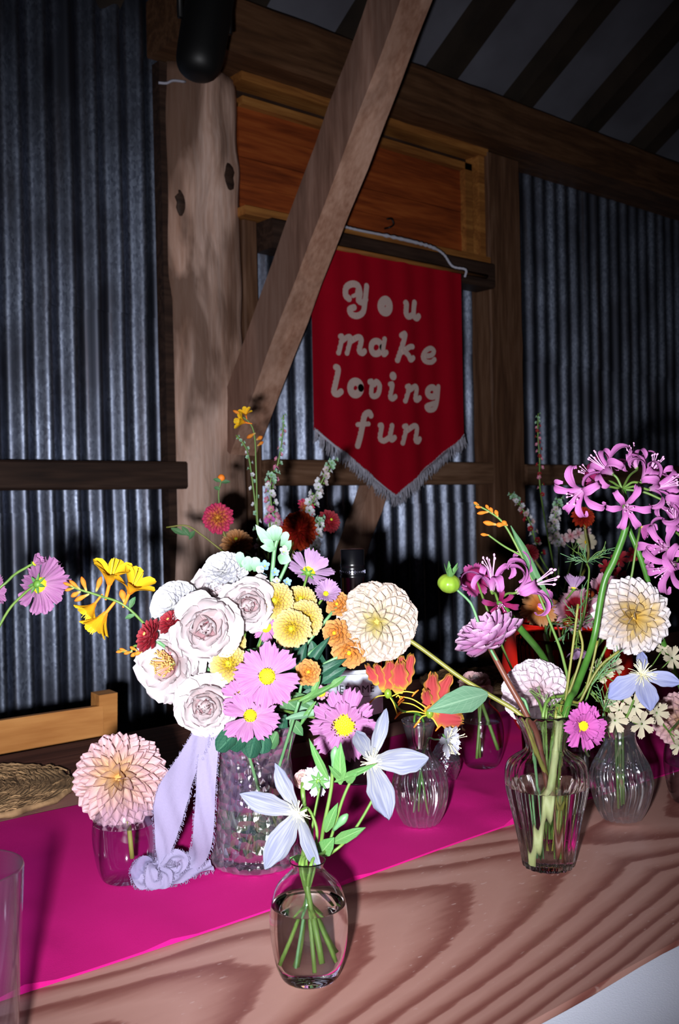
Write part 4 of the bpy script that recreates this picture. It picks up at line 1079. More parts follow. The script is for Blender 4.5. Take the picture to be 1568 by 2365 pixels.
for (x, y, d_, r_, nn, sd, lb) in ((633, 1386, 0.955, 46, nrm(-0.05, 0.25, 1), 1, 'yellow pompon chrysanthemum beside the blush rose'), (694, 1382, 0.985, 42, nrm(0.1, 0.5, 0.85), 2, 'yellow pompon chrysanthemum with green eye at the back of its cluster'),
        (708, 1428, 0.965, 47, nrm(0.3, 0.2, 0.95), 3, 'yellow pompon chrysanthemum nearest the orange flowers'), (672, 1452, 0.94, 47, nrm(-0.05, 0.1, 1), 4, 'yellow pompon chrysanthemum overlapping the others of its cluster'),
        (526, 1531, 0.918, 47, nrm(-0.05, 0.3, 0.95), 5, 'yellow pompon chrysanthemum between white rose and pink cosmos'), (546, 1482, 0.96, 26, nrm(0.2, 0.2, 1), 6, 'small yellow pompon chrysanthemum under the rose petals')):
    pompon(lb, x, y, d_, r_, nn, 'p_yellow', into3(10 + sd), n=150, seed=sd, wide=1.15)
cosmos('large flat pink cosmos with yellow eye above the downturned cosmos', 617, 1562, 0.895, 80, nrm(0.02, 0.15, 1), 'p_cosmos', 8, into3(20), 3)
cosmos('pink cosmos tipped downward beside the tight spiralled rose', 578, 1655, 0.885, 70, nrm(0.05, 0.55, 0.8), 'p_cosmos', 8, into3(21), 5, elev=4, dr=0.22)
cosmos('crumpled pink cosmos squeezed behind the downward cosmos', 560, 1610, 0.905, 52, nrm(-0.1, 0.2, 1), 'p_cosmos', 8, into3(22), 9, shp='cosmos_ruffled', elev=22, dr=0.34)
cosmos('broad double pink cosmos with large yellow eye above clematis', 795, 1674, 0.925, 86, nrm(0.0, 0.05, 1), 'p_cosmos', 10, into3(23), 12, shp='cosmos_ruffled', rows=2, dr=0.33, elev=2)
cosmos('small pink daisy flower peeping between yellow flowers', 614, 1448, 0.962, 36, nrm(0.1, 0.1, 1), 'p_cosmos', 11, into3(24), 14, dr=0.36, dmat='disc_olive', dots=False)
cosmos('pale lilac cosmos seen from behind above the bouquet', 712, 1322, 1.0, 62, nrm(0.25, 0.55, -0.6), 'p_cosmos_pale', 8, into3(25), 15, elev=18)
cosmos('crumpled lilac cosmos between yellow flowers and cream dahlia', 752, 1372, 1.0, 42, nrm(0.2, 0.4, 0.8), 'p_cosmos_pale', 8, into3(26), 16, shp='cosmos_ruffled', elev=40, dr=0.15)
cosmos('tiny mauve aster with lime eye under orange flower', 742, 1600, 0.94, 18, nrm(0, 0.2, 1), 'p_cosmos_eye', 12, into3(27), 18, dr=0.55, dmat='disc_olive', dots=False)
for (x, y, d_, r_, nn, sd, lb) in ((712, 1552, 0.93, 34, nrm(0.1, 0.3, 0.95), 1, 'orange double flower beside the large flat pink cosmos'), (778, 1395, 0.995, 32, nrm(-0.3, 0.3, 0.9), 2, 'orange flower half covered by the cream dahlia top edge'),
        (772, 1462, 0.985, 38, nrm(-0.4, 0.1, 0.9), 3, 'orange ruffled flower beside the yellow pompon cluster'), (806, 1508, 0.985, 46, nrm(-0.1, -0.2, 1), 4, 'orange ruffled flower under the cream dahlia')):
    pompon(lb, x, y, d_, r_, nn, 'p_orange', into3(30 + sd), n=44, seed=sd, each=True, shp='dahlia_open', wide=0.95, psi=(12, 98), eye='disc_yellow', cat='orange flower')
for (x, y, r_, nn, sd, lb) in ((334, 1464, 44, nrm(-0.55, 0.3, 0.4), 1, 'dark red chrysanthemum seen side on below the white one'), (388, 1430, 36, nrm(-0.4, 0.6, 0.5), 2, 'dark red chrysanthemum touching the white shaggy one')):
    pompon(lb, x, y, 0.925, r_, nn, 'p_mum_red', into3(40 + sd), n=60, seed=sd, each=True, shp='mum', wide=1.6, psi=(20, 95), eye='stamen_tan')
# soft green and blue tweedia
def tweedia():
    hp = at(640, 1310, 0.985); t = Thing('tweedia_stem', 'pale green tweedia stem with blue florets topping the bouquet', 'tweedia', into3(50)[-1])
    stem(t, path(0.985, (648, 1235), (636, 1260), (628, 1330)) + into3(50), 0.0022, 0.0022, 'stem_bluegreen')
    stem(t, path(0.985, (668, 1290), (650, 1330), (630, 1370)), 0.0018, 0.0018, 'stem_bluegreen')
    for i, (b, tp, w) in enumerate((((628, 1262), (590, 1212), 9), ((636, 1268), (602, 1262), 8), ((642, 1285), (672, 1295), 11), ((660, 1270), (672, 1248), 8), ((632, 1262), (608, 1245), 7), ((648, 1290), (668, 1298), 9))):
        lf(t, b, tp, w * 1.4, 0.98, 'p_bract', 'leaf', None, i, -0.006)
    for i, (b, tp, w) in enumerate((((632, 1250), (622, 1216), 7), ((634, 1248), (634, 1210), 8), ((638, 1248), (646, 1214), 7), ((650, 1262), (664, 1226), 7), ((630, 1255), (608, 1228), 6), ((652, 1262), (660, 1240), 6), ((560, 1310), (552, 1272), 8), ((572, 1318), (574, 1282), 8), ((590, 1320), (590, 1284), 9), ((580, 1318), (562, 1290), 8), ((603, 1330), (600, 1304), 7))):
        me = pm('tepal', 'p_bract' if i < 10 else 'p_white', i); t.add('flower_bud', me, aim(me, at(b[0], b[1], 0.98), at(tp[0], tp[1], 0.978), nrm(0, 0, 1), mpx(w * 1.35, 0.98)))
    for (cx, cy, r_, mt, nn) in ((655, 1276, 20, 'p_white', nrm(0.2, 0.3, 0.9)), (612, 1308, 20, 'p_tweedia', nrm(0, 0.2, 1)), (634, 1322, 16, 'p_tweedia', nrm(0.2, 0.1, 1)), (640, 1342, 15, 'p_white', nrm(-0.1, 0.1, 1)), (662, 1344, 16, 'p_tweedia', nrm(0.2, 0.1, 1)), (612, 1328, 12, 'p_tweedia', nrm(-0.2, -0.2, 1))):
        M = frame(at(cx, cy, 0.982), nn); r_ = mpx(r_, 0.98)
        mb = MB(); mb.ball((0, 0, 0), r_ * 0.18, 8, 6); f = t.add('floret', mb.me('floret', 'disc_olive'), M)
        for k in range(5): t.add('petal', pm('tepal', mt, k), M @ rot(2 * PI * k / 5, rad(45), r_ * 0.05, 0, r_ * 1.05, 1.5), f)
tweedia()
# bouquet greenery
def foliage(label, items, d, base, mat='p_leaf_dark', smat='stem_bluegreen', name='foliage_sprig'):
    t = Thing(name, label, 'foliage', base)
    for i, (b, tp, w, key, m_) in enumerate(items):
        db = b[2] if len(b) > 2 else d; dt = tp[2] if len(tp) > 2 else d
        leaf(t, at(b[0], b[1], db), at(tp[0], tp[1], dt), mpx(w, d), m_ or mat, key, None, i)
        if len(b) > 3: pass
    a = at(items[0][0][0], items[0][0][1], d); stem(t, [a, a.lerp(base, 0.5), base], 0.0016, 0.0016, smat)
    return t
foliage('dark blue green leaves hanging over the lilac vase rim', [((556, 1680), (500, 1735), 24, 'leaf_round', None), ((570, 1690), (528, 1730), 26, 'leaf_round', None), ((590, 1690), (575, 1752), 26, 'leaf_round', 'p_leaf_dark'), ((610, 1690), (605, 1742), 24, 'leaf_round', None), ((640, 1690), (620, 1730), 18, 'leaf_round', 'p_leaf')], 0.905, into3(60)[-1])
foliage('narrow dark stems and leaves filling the bouquet middle', [((700, 1560), (760, 1470), 12, 'leaf_narrow', None), ((660, 1540), (600, 1480), 12, 'leaf_narrow', None), ((640, 1540), (640, 1470), 11, 'leaf_narrow', None), ((690, 1560), (706, 1480), 12, 'leaf_narrow', None), ((720, 1570), (800, 1520), 14, 'leaf', None), ((740, 1580), (800, 1540), 14, 'leaf', None),
        ((650, 1545), (584, 1515), 16, 'leaf', None), ((670, 1600), (740, 1640), 14, 'leaf', 'p_leaf'), ((680, 1640), (760, 1630), 13, 'leaf', 'p_leaf_grey'), ((670, 1660), (700, 1700), 14, 'leaf', 'p_leaf'), ((660, 1650), (640, 1720), 16, 'leaf', None), ((640, 1520), (570, 1500), 12, 'leaf_narrow', 'p_leaf')], 0.975, into3(61)[-1])
foliage('broad dark leaves under the bouquet roses', [((430, 1560), (412, 1660), 18, 'leaf', None), ((440, 1640), (405, 1625), 16, 'leaf', 'p_leaf_bright'), ((500, 1480), (540, 1540), 26, 'leaf', 'p_leaf_grey'), ((560, 1430), (540, 1480), 14, 'leaf_narrow', 'p_leaf_grey'), ((640, 1470), (700, 1540), 30, 'leaf', None), ((450, 1400), (500, 1500), 40, 'leaf', None), ((600, 1500), (560, 1580), 34, 'leaf', None), ((700, 1500), (760, 1560), 24, 'leaf', None), ((660, 1500), (720, 1600), 26, 'leaf', None), ((720, 1590), (690, 1660), 22, 'leaf', None), ((640, 1600), (700, 1650), 24, 'leaf', 'p_leaf'), ((720, 1480), (740, 1560), 18, 'leaf', None)], 0.995, into3(62)[-1])
foliage('fine green sprig crossing below the orange flower', [((690, 1620), (770, 1585), 8, 'leaf_narrow', 'p_leaf_bright'), ((700, 1625), (790, 1570), 7, 'leaf_narrow', 'p_leaf_bright'), ((720, 1610), (740, 1560), 8, 'leaf', 'p_leaf_bright'), ((760, 1590), (800, 1560), 9, 'leaf', 'p_leaf_bright'), ((730, 1620), (690, 1680), 6, 'leaf_narrow', 'p_leaf_bright'), ((700, 1650), (770, 1640), 9, 'leaf_narrow', 'p_bract'), ((660, 1660), (740, 1645), 9, 'leaf_narrow', 'p_leaf_grey')], 0.935, into3(63)[-1])
def vase_greens():
    R = random.Random(77); t = Thing('submerged_foliage', 'leafy green cuttings under water in the lilac vase', 'foliage', v3[1] + V((0, 0, 0.006)))
    for k in range(46):
        a = R.uniform(0, 6.28); q = 0.034 * math.sqrt(R.random()); h = R.uniform(0.006, 0.050); p = v3[1] + V((q * math.cos(a), q * math.sin(a), h))
        e = p + V((R.uniform(-.016, .016), R.uniform(-.016, .016), R.uniform(0.004, 0.016)))
        dxy = V((e.x - v3[1].x, e.y - v3[1].y, 0))
        if dxy.length > 0.034: e -= dxy.normalized() * (dxy.length - 0.034)
        if k < 6: stem(t, [p, p.lerp(e, .5) + V((0, 0, 0.01)), v3[1] + V((q * 0.6 * math.cos(a + 2), q * 0.6 * math.sin(a + 2), 0.075))], 0.0017, 0.0017, 'stem_green')
        me = pm('leaf', R.choice(['p_leaf_bright', 'p_leaf', 'p_leaf_dark']), k); t.add('leaf', me, aim(me, p, e, nrm(R.uniform(-.6, .6), R.uniform(-.4, .4), 1), R.uniform(0.004, 0.008)))
vase_greens()

# ------------------------------------------------------------------ the lilac chiffon ribbon
def ribbon():
    t = Thing('chiffon_ribbon', 'frayed lilac chiffon ribbon trailing from the bouquet onto runner', 'ribbon', at(370, 2010, 0.95))
    R = random.Random(9); fr = MB()
    def strip(nm, pts, ws, face, wav=0.0015, fray=True):
        p = smooth_path([V(q) for q in pts], 8); n = len(p); vs_ = []; fs = []; m = 6
        for i, q in enumerate(p):
            tg = (p[min(i+1, n-1)] - p[max(i-1, 0)]).normalized(); f = face(i / (n-1)) if callable(face) else face
            sd = tg.cross(f).normalized(); nn = sd.cross(tg)
            u = i / (n - 1) * (len(ws) - 1); k = min(int(u), len(ws) - 2); w = ws[k] + (ws[k+1] - ws[k]) * (u - k)
            for j in range(m + 1):
                a = -1 + 2 * j / m
                vs_.append(q + sd * (w * a) + nn * (wav * math.sin(a * 4 + i * 0.5)))
            if fray:
                for e in (-1, 1):
                    for z in range(4):
                        b = q + sd * (w * e) + tg * R.uniform(-0.003, 0.003)
                        fr.tube([b, b + sd * e * R.uniform(.0004, .0012) + tg * R.uniform(-.0015, .0015), b + sd * e * R.uniform(.0006, .0022) + V((0, 0, R.uniform(-.003, .001)))], 0.00022, 3, False)
        for i in range(n - 1):
            for j in range(m): a = i * (m + 1) + j; fs.append((a, a + 1, a + m + 2, a + m + 1))
        mb = MB(); mb.add(vs_, fs); t.build(nm, mb, 'ribbon_chiffon')
    toc = nrm(-0.1, 0.05, 1)
    d0 = 0.93
    px_ = lambda n: mpx(n, 0.94)
    strip('ribbon_strip', path(d0, (470, 1688, 0.91), (440, 1750, 0.92), (403, 1825, 0.935), (388, 1885, 0.942), (380, 1945, 0.948), (370, 1995, 0.952), (352, 2018, 0.948)), [px_(20), px_(24), px_(37), px_(36), px_(22), px_(10), px_(9)], toc)
    strip('ribbon_strip', path(d0, (486, 1690, 0.912), (478, 1780, 0.918), (472, 1880, 0.925), (466, 1950, 0.938), (446, 1988, 0.955), (400, 1994, 0.96), (362, 2000, 0.952)), [px_(20), px_(22), px_(23), px_(23), px_(20), px_(18), px_(12)], nrm(0, 0.25, 1))
    strip('ribbon_loop', path(d0, (365, 2000, 0.952), (335, 1990, 0.946), (318, 2010, 0.94), (330, 2040, 0.936), (355, 2030, 0.943), (366, 2004, 0.951)), [px_(8), px_(14), px_(16), px_(16), px_(13), px_(7)], nrm(0.1, 0.75, 0.6))
    strip('ribbon_loop', path(d0, (365, 2000, 0.952), (352, 2006, 0.94), (352, 2040, 0.934), (376, 2046, 0.936), (386, 2020, 0.942), (368, 2000, 0.951)), [px_(7), px_(13), px_(15), px_(15), px_(12), px_(7)], nrm(0.3, 0.6, 0.7))
    strip('ribbon_loop', path(d0, (368, 1998, 0.952), (395, 1975, 0.948), (420, 1985, 0.95), (410, 2008, 0.952), (375, 2003, 0.952)), [px_(7), px_(14), px_(16), px_(12), px_(7)], nrm(0.1, 0.7, 0.6))
    strip('ribbon_tail', path(d0, (372, 2004, 0.951), (400, 2030, 0.945), (440, 2012, 0.952), (490, 1998, 0.962)), [px_(9), px_(18), px_(16), px_(14)], nrm(0.0, 0.85, 0.5))
    t.build('frayed_threads', fr, 'ribbon_chiffon', True, None, None, 'stuff')
ribbon()

# ------------------------------------------------------------------ dahlias
dahlia('peach pink dahlia resting on its clear bud vase', 268, 1790, 0.945, 120, nrm(0.0, 0.42, 0.9), ('p_dahlia_peach', 'p_dahlia_peach_core'),
       [v2[1] + V((0, 0, v2[2])), v2[1] + RT * 0.006 + V((0, 0, 0.02))], n=165, shp='dahlia_point', seed=2, wide=0.92, core=0.30, psi=(10, 114))
cream = dahlia('huge cream dahlia leaning on a long bare stem', 868, 1437, 0.985, 101, nrm(-0.12, 0.08, 1), ('p_dahlia_cream', 'p_dahlia_cream_core'),
       path(0.97, (955, 1485, 0.995), (1060, 1562, 0.985), (1130, 1605, 0.975), (1205, 1655, 0.965)) + [mouth(v6, -0.012, -0.004) - V((0, 0, 0.03)), v6[1] + RT * 0.012 + V((0, 0, 0.06))], n=150, shp='dahlia', seed=4, wide=1.02, core=0.22, stem_r=0.0024)
dahlia('ivory dahlia with golden heart on the tall green stems', 1475, 1428, 1.04, 99, nrm(0.12, 0.0, 1), ('p_dahlia_ivory', 'p_dahlia_ivory_core'),
       path(1.04, (1395, 1470, 1.06), (1330, 1560, 1.02), (1290, 1640, 0.99)) + [mouth(v6, 0.012, 0.004), v6[1] - RT * 0.008 + V((0, 0, 0.02))], n=120, shp='dahlia_point', seed=6, wide=1.1, core=0.4, stem_mat='stem_green', stem_r=0.0026)
dahlia('blush white ball dahlia standing behind the swirled vase', 1247, 1598, 1.04, 88, nrm(0.0, 0.3, 0.95), ('p_dahlia_blush',),
       [at(1275, 1680, 1.12), v9[1] + V((0, 0, v9[2])), v9[1] + V((0.004, 0, 0.02))], n=130, shp='dahlia', seed=8, wide=1.0, psi=(8, 110), stem_mat='stem_bluegreen')
dahlia('orchid pink dahlia facing up and away on a maroon stem', 1120, 1456, 0.98, 92, nrm(-0.42, 0.8, 0.12), ('p_dahlia_pink',),
       path(0.97, (1128, 1488, 0.985), (1165, 1560, 0.975), (1215, 1650, 0.965)) + [mouth(v6, -0.006, 0.0) - V((0, 0, 0.03)), v6[1] + RT * 0.010 - _F * 0.01 + V((0, 0, 0.008))], n=46, shp='dahlia_open', seed=10, wide=1.35, psi=(14, 100), stem_mat='stem_maroon', stem_r=0.0030)
dahlia('peach dahlia low beside the rounded vase rim', 1580, 1665, 1.13, 72, nrm(-0.2, 0.15, 1), ('p_dahlia_peach', 'p_dahlia_peach_core'),
       [v10[1] + V((0, 0, v10[2])), v10[1] + V((0, 0, 0.03))], n=90, shp='dahlia_point', seed=12, wide=1.05)
# leaf on the cream dahlia's stem
lf(cream, (1126, 1602), (990, 1640), 31, 0.972, 'p_leaf_grey', 'leaf', nrm(-0.1, 0.25, 1), 0, -0.03)
# green dahlia bud
def dahlia_bud():
    pts = path(0.98, (1055, 1362), (1080, 1385), (1093, 1405), (1120, 1475)) + [at(1190, 1600, 0.975), mouth(v6, -0.016, 0), v6[1] - RT * 0.004 + V((0, 0, 0.01))]
    t = Thing('dahlia_bud', 'round green dahlia bud on a curved pale stem', 'flower bud', pts[-1])
    stem(t, pts, 0.0013, 0.0016, 'stem_bluegreen')
    M = frame(at(1037, 1346, 0.98), nrm(0.1, 0.9, 0.3)); r = mpx(26, 0.98)
    mb = MB(); lathe_mb(mb, fine([(0.0002, -0.85 * r), (0.5 * r, -0.8 * r), (0.95 * r, -0.35 * r), (0.98 * r, 0.2 * r), (0.6 * r, 0.62 * r), (0.0002, 0.7 * r)], 4), 40, lambda a, z, i: 0.05 * abs(math.sin(5 * a)) - 0.03)
    t.add('bud', mb.me('bud', 'bud_green'), M)
    for k in range(5): t.add('sepal', pm('sepal', 'p_leaf_bright'), M @ Matrix.Translation((0, 0, 0.62 * r)) @ rot(2 * PI * k / 5, rad(55), r * 0.2, 0, r * 1.3, 0.9))
dahlia_bud()

# ------------------------------------------------------------------ cosmos
cosmos('vivid pink cosmos leaning against the swirled vase neck', 1343, 1676, 0.945, 58, nrm(0.28, 0.1, 0.95), 'p_cosmos_hot', 8, [at(1352, 1730, 1.0), at(1360, 1740, 1.15), v9[1] + V((0, 0, v9[2])), v9[1] + V((0.004, 0.004, 0.012))], 31, shp='cosmos_ruffled', elev=14, dr=0.27, rows=2)
cosmos('drooping pink cosmos seen from behind with green calyx', 88, 1350, 0.99, 78, nrm(0.35, -0.25, -0.75), 'p_cosmos', 9, path(0.99, (55, 1372), (10, 1425), (-50, 1560)) + [v11[1] + V((0, 0, v11[2])), v11[1] + V((0, 0, 0.01))], 33, shp='cosmos_ruffled', elev=16, rows=2)
cosmos('pink cosmos hanging alongside the drooping one', -22, 1362, 1.0, 46, nrm(0.5, 0.1, -0.5), 'p_cosmos', 8, path(1.0, (-45, 1400), (-70, 1560)) + [v11[1] + V((0.004, 0, v11[2])), v11[1] + V((0.006, 0, 0.012))], 34, elev=30)
cosmos('half open pink cosmos bud over the drooping cosmos', 78, 1302, 0.985, 28, nrm(0.5, 0.35, 0.1), 'p_cosmos', 8, path(0.985, (62, 1310), (20, 1340), (-30, 1420)) + [v11[1] + V((-0.004, 0, v11[2])), v11[1] + V((-0.006, 0, 0.012))], 35, elev=62, dr=0.2)
v12 = vase('ribbed_tumbler', 'dark red ribbed glass holding burgundy cosmos', 1296, 1.34, [(80, 1778), (84, 1770), (88, 1700), (92, 1560), (96, 1484)], 1640, 'red_glass', wall=3, mod=lambda a, z, i: 0.02 * math.cos(30 * a), n=120, k=4)
def into12(k): 
    a = k * 1.3; return [v12[1] + V((0.02 * math.cos(a), 0.02 * math.sin(a), v12[2])), v12[1] + V((-0.015 * math.cos(a), -0.015 * math.sin(a), 0.015))]
cosmos('burgundy eyed cosmos with pale petals over the red glass', 1328, 1405, 1.27, 60, nrm(0.1, 0.0, 1), 'p_cosmos_eye', 9, into12(1), 41, shp='cosmos_ruffled', elev=18, dr=0.12, dmat='anther_dark', dots=False)
cosmos('lilac cosmos upright above the burgundy eyed one', 1325, 1360, 1.24, 40, nrm(0.1, 0.8, -0.1), 'p_cosmos_pale', 8, into12(2), 42, elev=58, dr=0.15)
cosmos('tan orange cosmos behind the leaning nerine', 1248, 1402, 1.28, 52, nrm(-0.3, 0.1, 0.9), 'p_tan', 8, into12(3), 43, shp='cosmos_ruffled', elev=20, dr=0.16, dmat='anther_orange', stem_mat='stem_maroon')
cosmos('mauve cosmos hanging low behind the green stems', 1332, 1497, 1.24, 36, nrm(0.1, -0.7, 0.4), 'p_cosmos_pale', 8, into12(4), 44, elev=40, dr=0.15)
cosmos('dark rose cosmos behind the ivory dahlia edge', 1392, 1372, 1.3, 52, nrm(0.2, 0.3, 0.9), 'p_cosmos_eye', 8, into12(5), 45, elev=25, dr=0.15, dmat='disc_yellow')
cosmos('dusky pink cosmos behind the upright nerine floret', 1100, 1338, 1.12, 44, nrm(-0.2, 0.1, 0.9), 'p_nerine_dark', 8, path(1.1, (1130, 1420), (1190, 1560)) + [mouth(v6, 0.0, 0.012), v6[1] + V((0, 0, 0.03))], 46, elev=15, dr=0.15)
cosmos('folded pink cosmos under the nerine umbel', 1480, 1218, 1.08, 34, nrm(0.5, -0.3, 0.2), 'p_cosmos_hot', 7, path(1.06, (1470, 1260), (1440, 1400), (1345, 1600)) + [mouth(v6, 0.012, 0.012), v6[1] + V((0.01, 0, 0.03))], 47, elev=50, dr=0.15)
def small_bud(label, px, py, d, rpx, mat, pts):
    t = Thing('flower_bud', label, 'flower bud', pts[-1]); mb = MB(); c = at(px, py, d); mb.ball(c, mpx(rpx, d), 14, 10, (1, 1, 0.85)); t.build('bud', mb, mat)
    stem(t, [c] + pts, 0.001, 0.0012, 'stem_bluegreen')
    for k in range(6): t.add('sepal', pm('sepal', 'p_leaf_bright'), frame(c - V((0, 0, mpx(rpx, d) * 0.6)), V((0, 0, 1))) @ rot(k * PI / 3, rad(-15), mpx(rpx, d) * 0.4, 0, mpx(rpx, d) * 1.5, 0.7))
plain_mat('bud_brown', (110, 48, 20), (80, 30, 14), 60, 0.25)
small_bud('shiny brown cosmos bud among the green stems', 1311, 1438, 1.2, 12, 'bud_brown', into12(7))
small_bud('shiny maroon cosmos bud beside the burgundy cosmos', 1362, 1372, 1.22, 11, 'bud_brown', into12(8))

# ------------------------------------------------------------------ nerines
def nerine(label, hub, florets, stems, d, mat='p_nerine'):
    t = Thing('nerine', label, 'nerine', stems[-1]); stem(t, stems, 0.0038, 0.0034, 'stem_bright', n=9)
    R = random.Random(len(label)); h = V(stems[0])
    for (px, py, dd, dirv, L, m_) in florets:
        b = at(px, py, d + dd); dv = nrm(*dirv); L = mpx(L, d)
        mb = MB(); mid = h.lerp(b, 0.5) + UP * 0.003
        p = smooth_path([h, mid, b - dv * L * 0.05, b + dv * L * 0.06], 5); mb.tube(p, [0.0013] * (len(p) - 4) + [0.0016, 0.0022, 0.0024, 0.002], 7)
        f = t.build('floret', mb, 'stem_green')
        M = frame(b, dv, R.random() * 6)
        for k in range(6):
            t.add('petal', pm('nerine', m_ or mat, k + int(px)), M @ rot(k * PI / 3 + R.uniform(-.2, .2), rad(-4 + R.uniform(-8, 8)), 0.0008, 0, L * R.uniform(1.2, 1.55), 0.78, R.uniform(-.15, .15)), f)
        ms = MB()
        for k in range(6):
            a = k * PI / 3 + R.uniform(-.3, .3); q = L * 0.16
            e = V((q * math.cos(a), q * math.sin(a) - L * 0.1, L * R.uniform(0.75, 0.95)))
            ms.tube(smooth_path([V((0, 0, 0)), V((q * .3 * math.cos(a), q * .3 * math.sin(a), L * 0.5)), e], 4), L * 0.011, 5, False); ms.ball(e, L * 0.03, 6, 4, (1, 1, 1.4))
        t.add('stamens', ms.me('stamens', 'filament_pink'), M, f, None, None, 'stuff')
nerine('pink nerine umbel standing tallest with curled petals', None, [
    (1415, 1095, 0.00, (-0.72, 0.5, 0.3), 80, None), (1352, 1128, -0.02, (-0.62, -0.35, 0.6), 88, None), (1440, 1168, -0.04, (0.0, -0.25, 0.95), 62, None),
    (1482, 1112, 0.0, (0.45, 0.65, 0.3), 80, None), (1536, 1156, -0.01, (0.75, -0.1, 0.5), 84, None), (1470, 1082, 0.04, (-0.2, 0.8, -0.2), 66, None), (1500, 1130, -0.02, (0.6, 0.2, 0.6), 76, None), (1390, 1110, 0.03, (-0.5, 0.3, -0.3), 66, 'p_nerine_dark')],
    path(1.03, (1437, 1130), (1447, 1205), (1420, 1290), (1394, 1350), (1370, 1480), (1330, 1590, 1.0)) + [mouth(v6, 0.02, 0.004), v6[1] - RT * 0.012 + V((0, 0, 0.004))], 1.03)
nerine('pink nerine umbel at the outer side of the tall one', None, [
    (1545, 1268, -0.02, (-0.6, 0.1, 0.6), 74, None), (1560, 1300, -0.03, (-0.65, -0.3, 0.6), 76, None), (1560, 1225, 0, (-0.2, 0.8, 0.4), 74, None), (1600, 1260, 0, (0.6, 0.2, 0.6), 74, None)],
    path(1.06, (1585, 1270), (1610, 1400), (1612, 1560, 1.1)) + [v10[1] + V((0.004, 0, v10[2])), v10[1] + V((-0.006, 0, 0.01))], 1.05)
nerine('loose nerine with one floret upright and one leaning', None, [
    (1136, 1366, -0.01, (-0.05, 0.98, 0.15), 92, None), (1192, 1368, -0.02, (0.8, 0.4, 0.3), 108, None), (1150, 1392, 0.0, (0.1, -0.1, 0.9), 52, 'p_nerine_dark')],
    path(1.02, (1150, 1388), (1200, 1450), (1256, 1520, 1.08), (1290, 1600, 1.16)) + into12(11), 1.02)
# second green stalk seen under the tall umbel
t = Thing('flower_stalk', 'bare green stalk crossing below the tall nerine', 'stem', v10[1] + V((0.01, 0, 0.04)))
stem(t, path(1.07, (1448, 1212), (1490, 1320), (1530, 1480, 1.09)) + [v10[1] + V((0, 0, v10[2])), v10[1] + V((0.01, 0, 0.04))], 0.0030, 0.0034, 'stem_bright')

# ------------------------------------------------------------------ crocosmia
def trumpet(t, b, dv, L, mat='p_crocosmia', seed=0):
    R = random.Random(seed); mb = MB(); mb.tube([b - dv * L * 0.12, b, b + dv * L * 0.3, b + dv * L * 0.5], [L * .03, L * .045, L * .05, L * .09], 8, False)
    f = t.build('floret', mb, 'anther_orange'); M = frame(b + dv * L * 0.35, dv, R.random() * 6)
    for k in range(6): t.add('petal', pm('tepal', mat, k), M @ rot(k * PI / 3, rad(40 + R.uniform(-14, 14)), L * 0.04, 0, L * 0.8, 1.45), f)
    ms = MB()
    for k in range(3): ms.tube([V((0, 0, 0)), V((0.1 * L * math.cos(k * 2), 0.1 * L * math.sin(k * 2), L * 0.75))], L * 0.012, 4, False)
    t.add('stamens', ms.me('stamens', 'filament_yellow'), M, f, None, None, 'stuff')
def croc_bud(t, b, tip, w, mat='p_bud_orange'):
    mb = MB(); ax = tip - b; n = 7; p = [b + ax * (i / n) for i in range(n + 1)]
    mb.tube(p, [w * v for v in (0.35, 0.5, 0.6, 0.8, 1.0, 1.0, 0.75, 0.25)], 8); t.build('flower_bud', mb, mat)
def crocosmia(label, spine, buds, flowers, d, foot_pts, blades=()):
    t = Thing('crocosmia', label, 'crocosmia', foot_pts[-1]); stem(t, path(d, *spine) + foot_pts, 0.0010, 0.0018, 'stem_green')
    for (a, b, w) in buds: croc_bud(t, at(a[0], a[1], d), at(b[0], b[1], d - 0.004), mpx(w, d))
    for i, (b, tp) in enumerate(flowers):
        pb = at(b[0], b[1], d); pt = at(tp[0], tp[1], d - 0.012); trumpet(t, pb, (pt - pb).normalized(), (pt - pb).length, seed=i + 3)
    for (a, b, w, key) in blades: lf(t, a, b, w, d, 'p_leaf', key)
    return t
crocosmia('golden crocosmia spray arching out of the bouquet', ((150, 1348), (185, 1362), (230, 1376), (290, 1400), (360, 1468, 0.95), (440, 1540, 0.97)),
    (((170, 1354), (146, 1346), 4), ((172, 1358), (150, 1364), 4), ((186, 1362), (160, 1340), 5), ((200, 1366), (188, 1332), 6), ((186, 1366), (164, 1378), 6), ((206, 1372), (172, 1388), 6), ((222, 1366), (234, 1332), 6.5), ((288, 1392), (280, 1362), 8)),
    (((246, 1376), (264, 1300)), ((288, 1394), (318, 1326)), ((262, 1394), (212, 1456)), ((232, 1378), (196, 1424))), 0.94, into3(70), (((312, 1420), (288, 1428), 6, 'leaf_narrow'), ((300, 1404), (312, 1378), 8, 'leaf_narrow')))
crocosmia('short crocosmia bud spike beside the red chrysanthemum', ((272, 1502), (300, 1506), (340, 1500, 0.95)),
    (((286, 1504), (268, 1506), 3.5), ((296, 1505), (276, 1498), 3.5), ((306, 1505), (286, 1510), 4), ((318, 1503), (300, 1494), 4), ((318, 1506), (302, 1516), 5), ((330, 1503), (310, 1512), 5)), (), 0.94, into3(71))
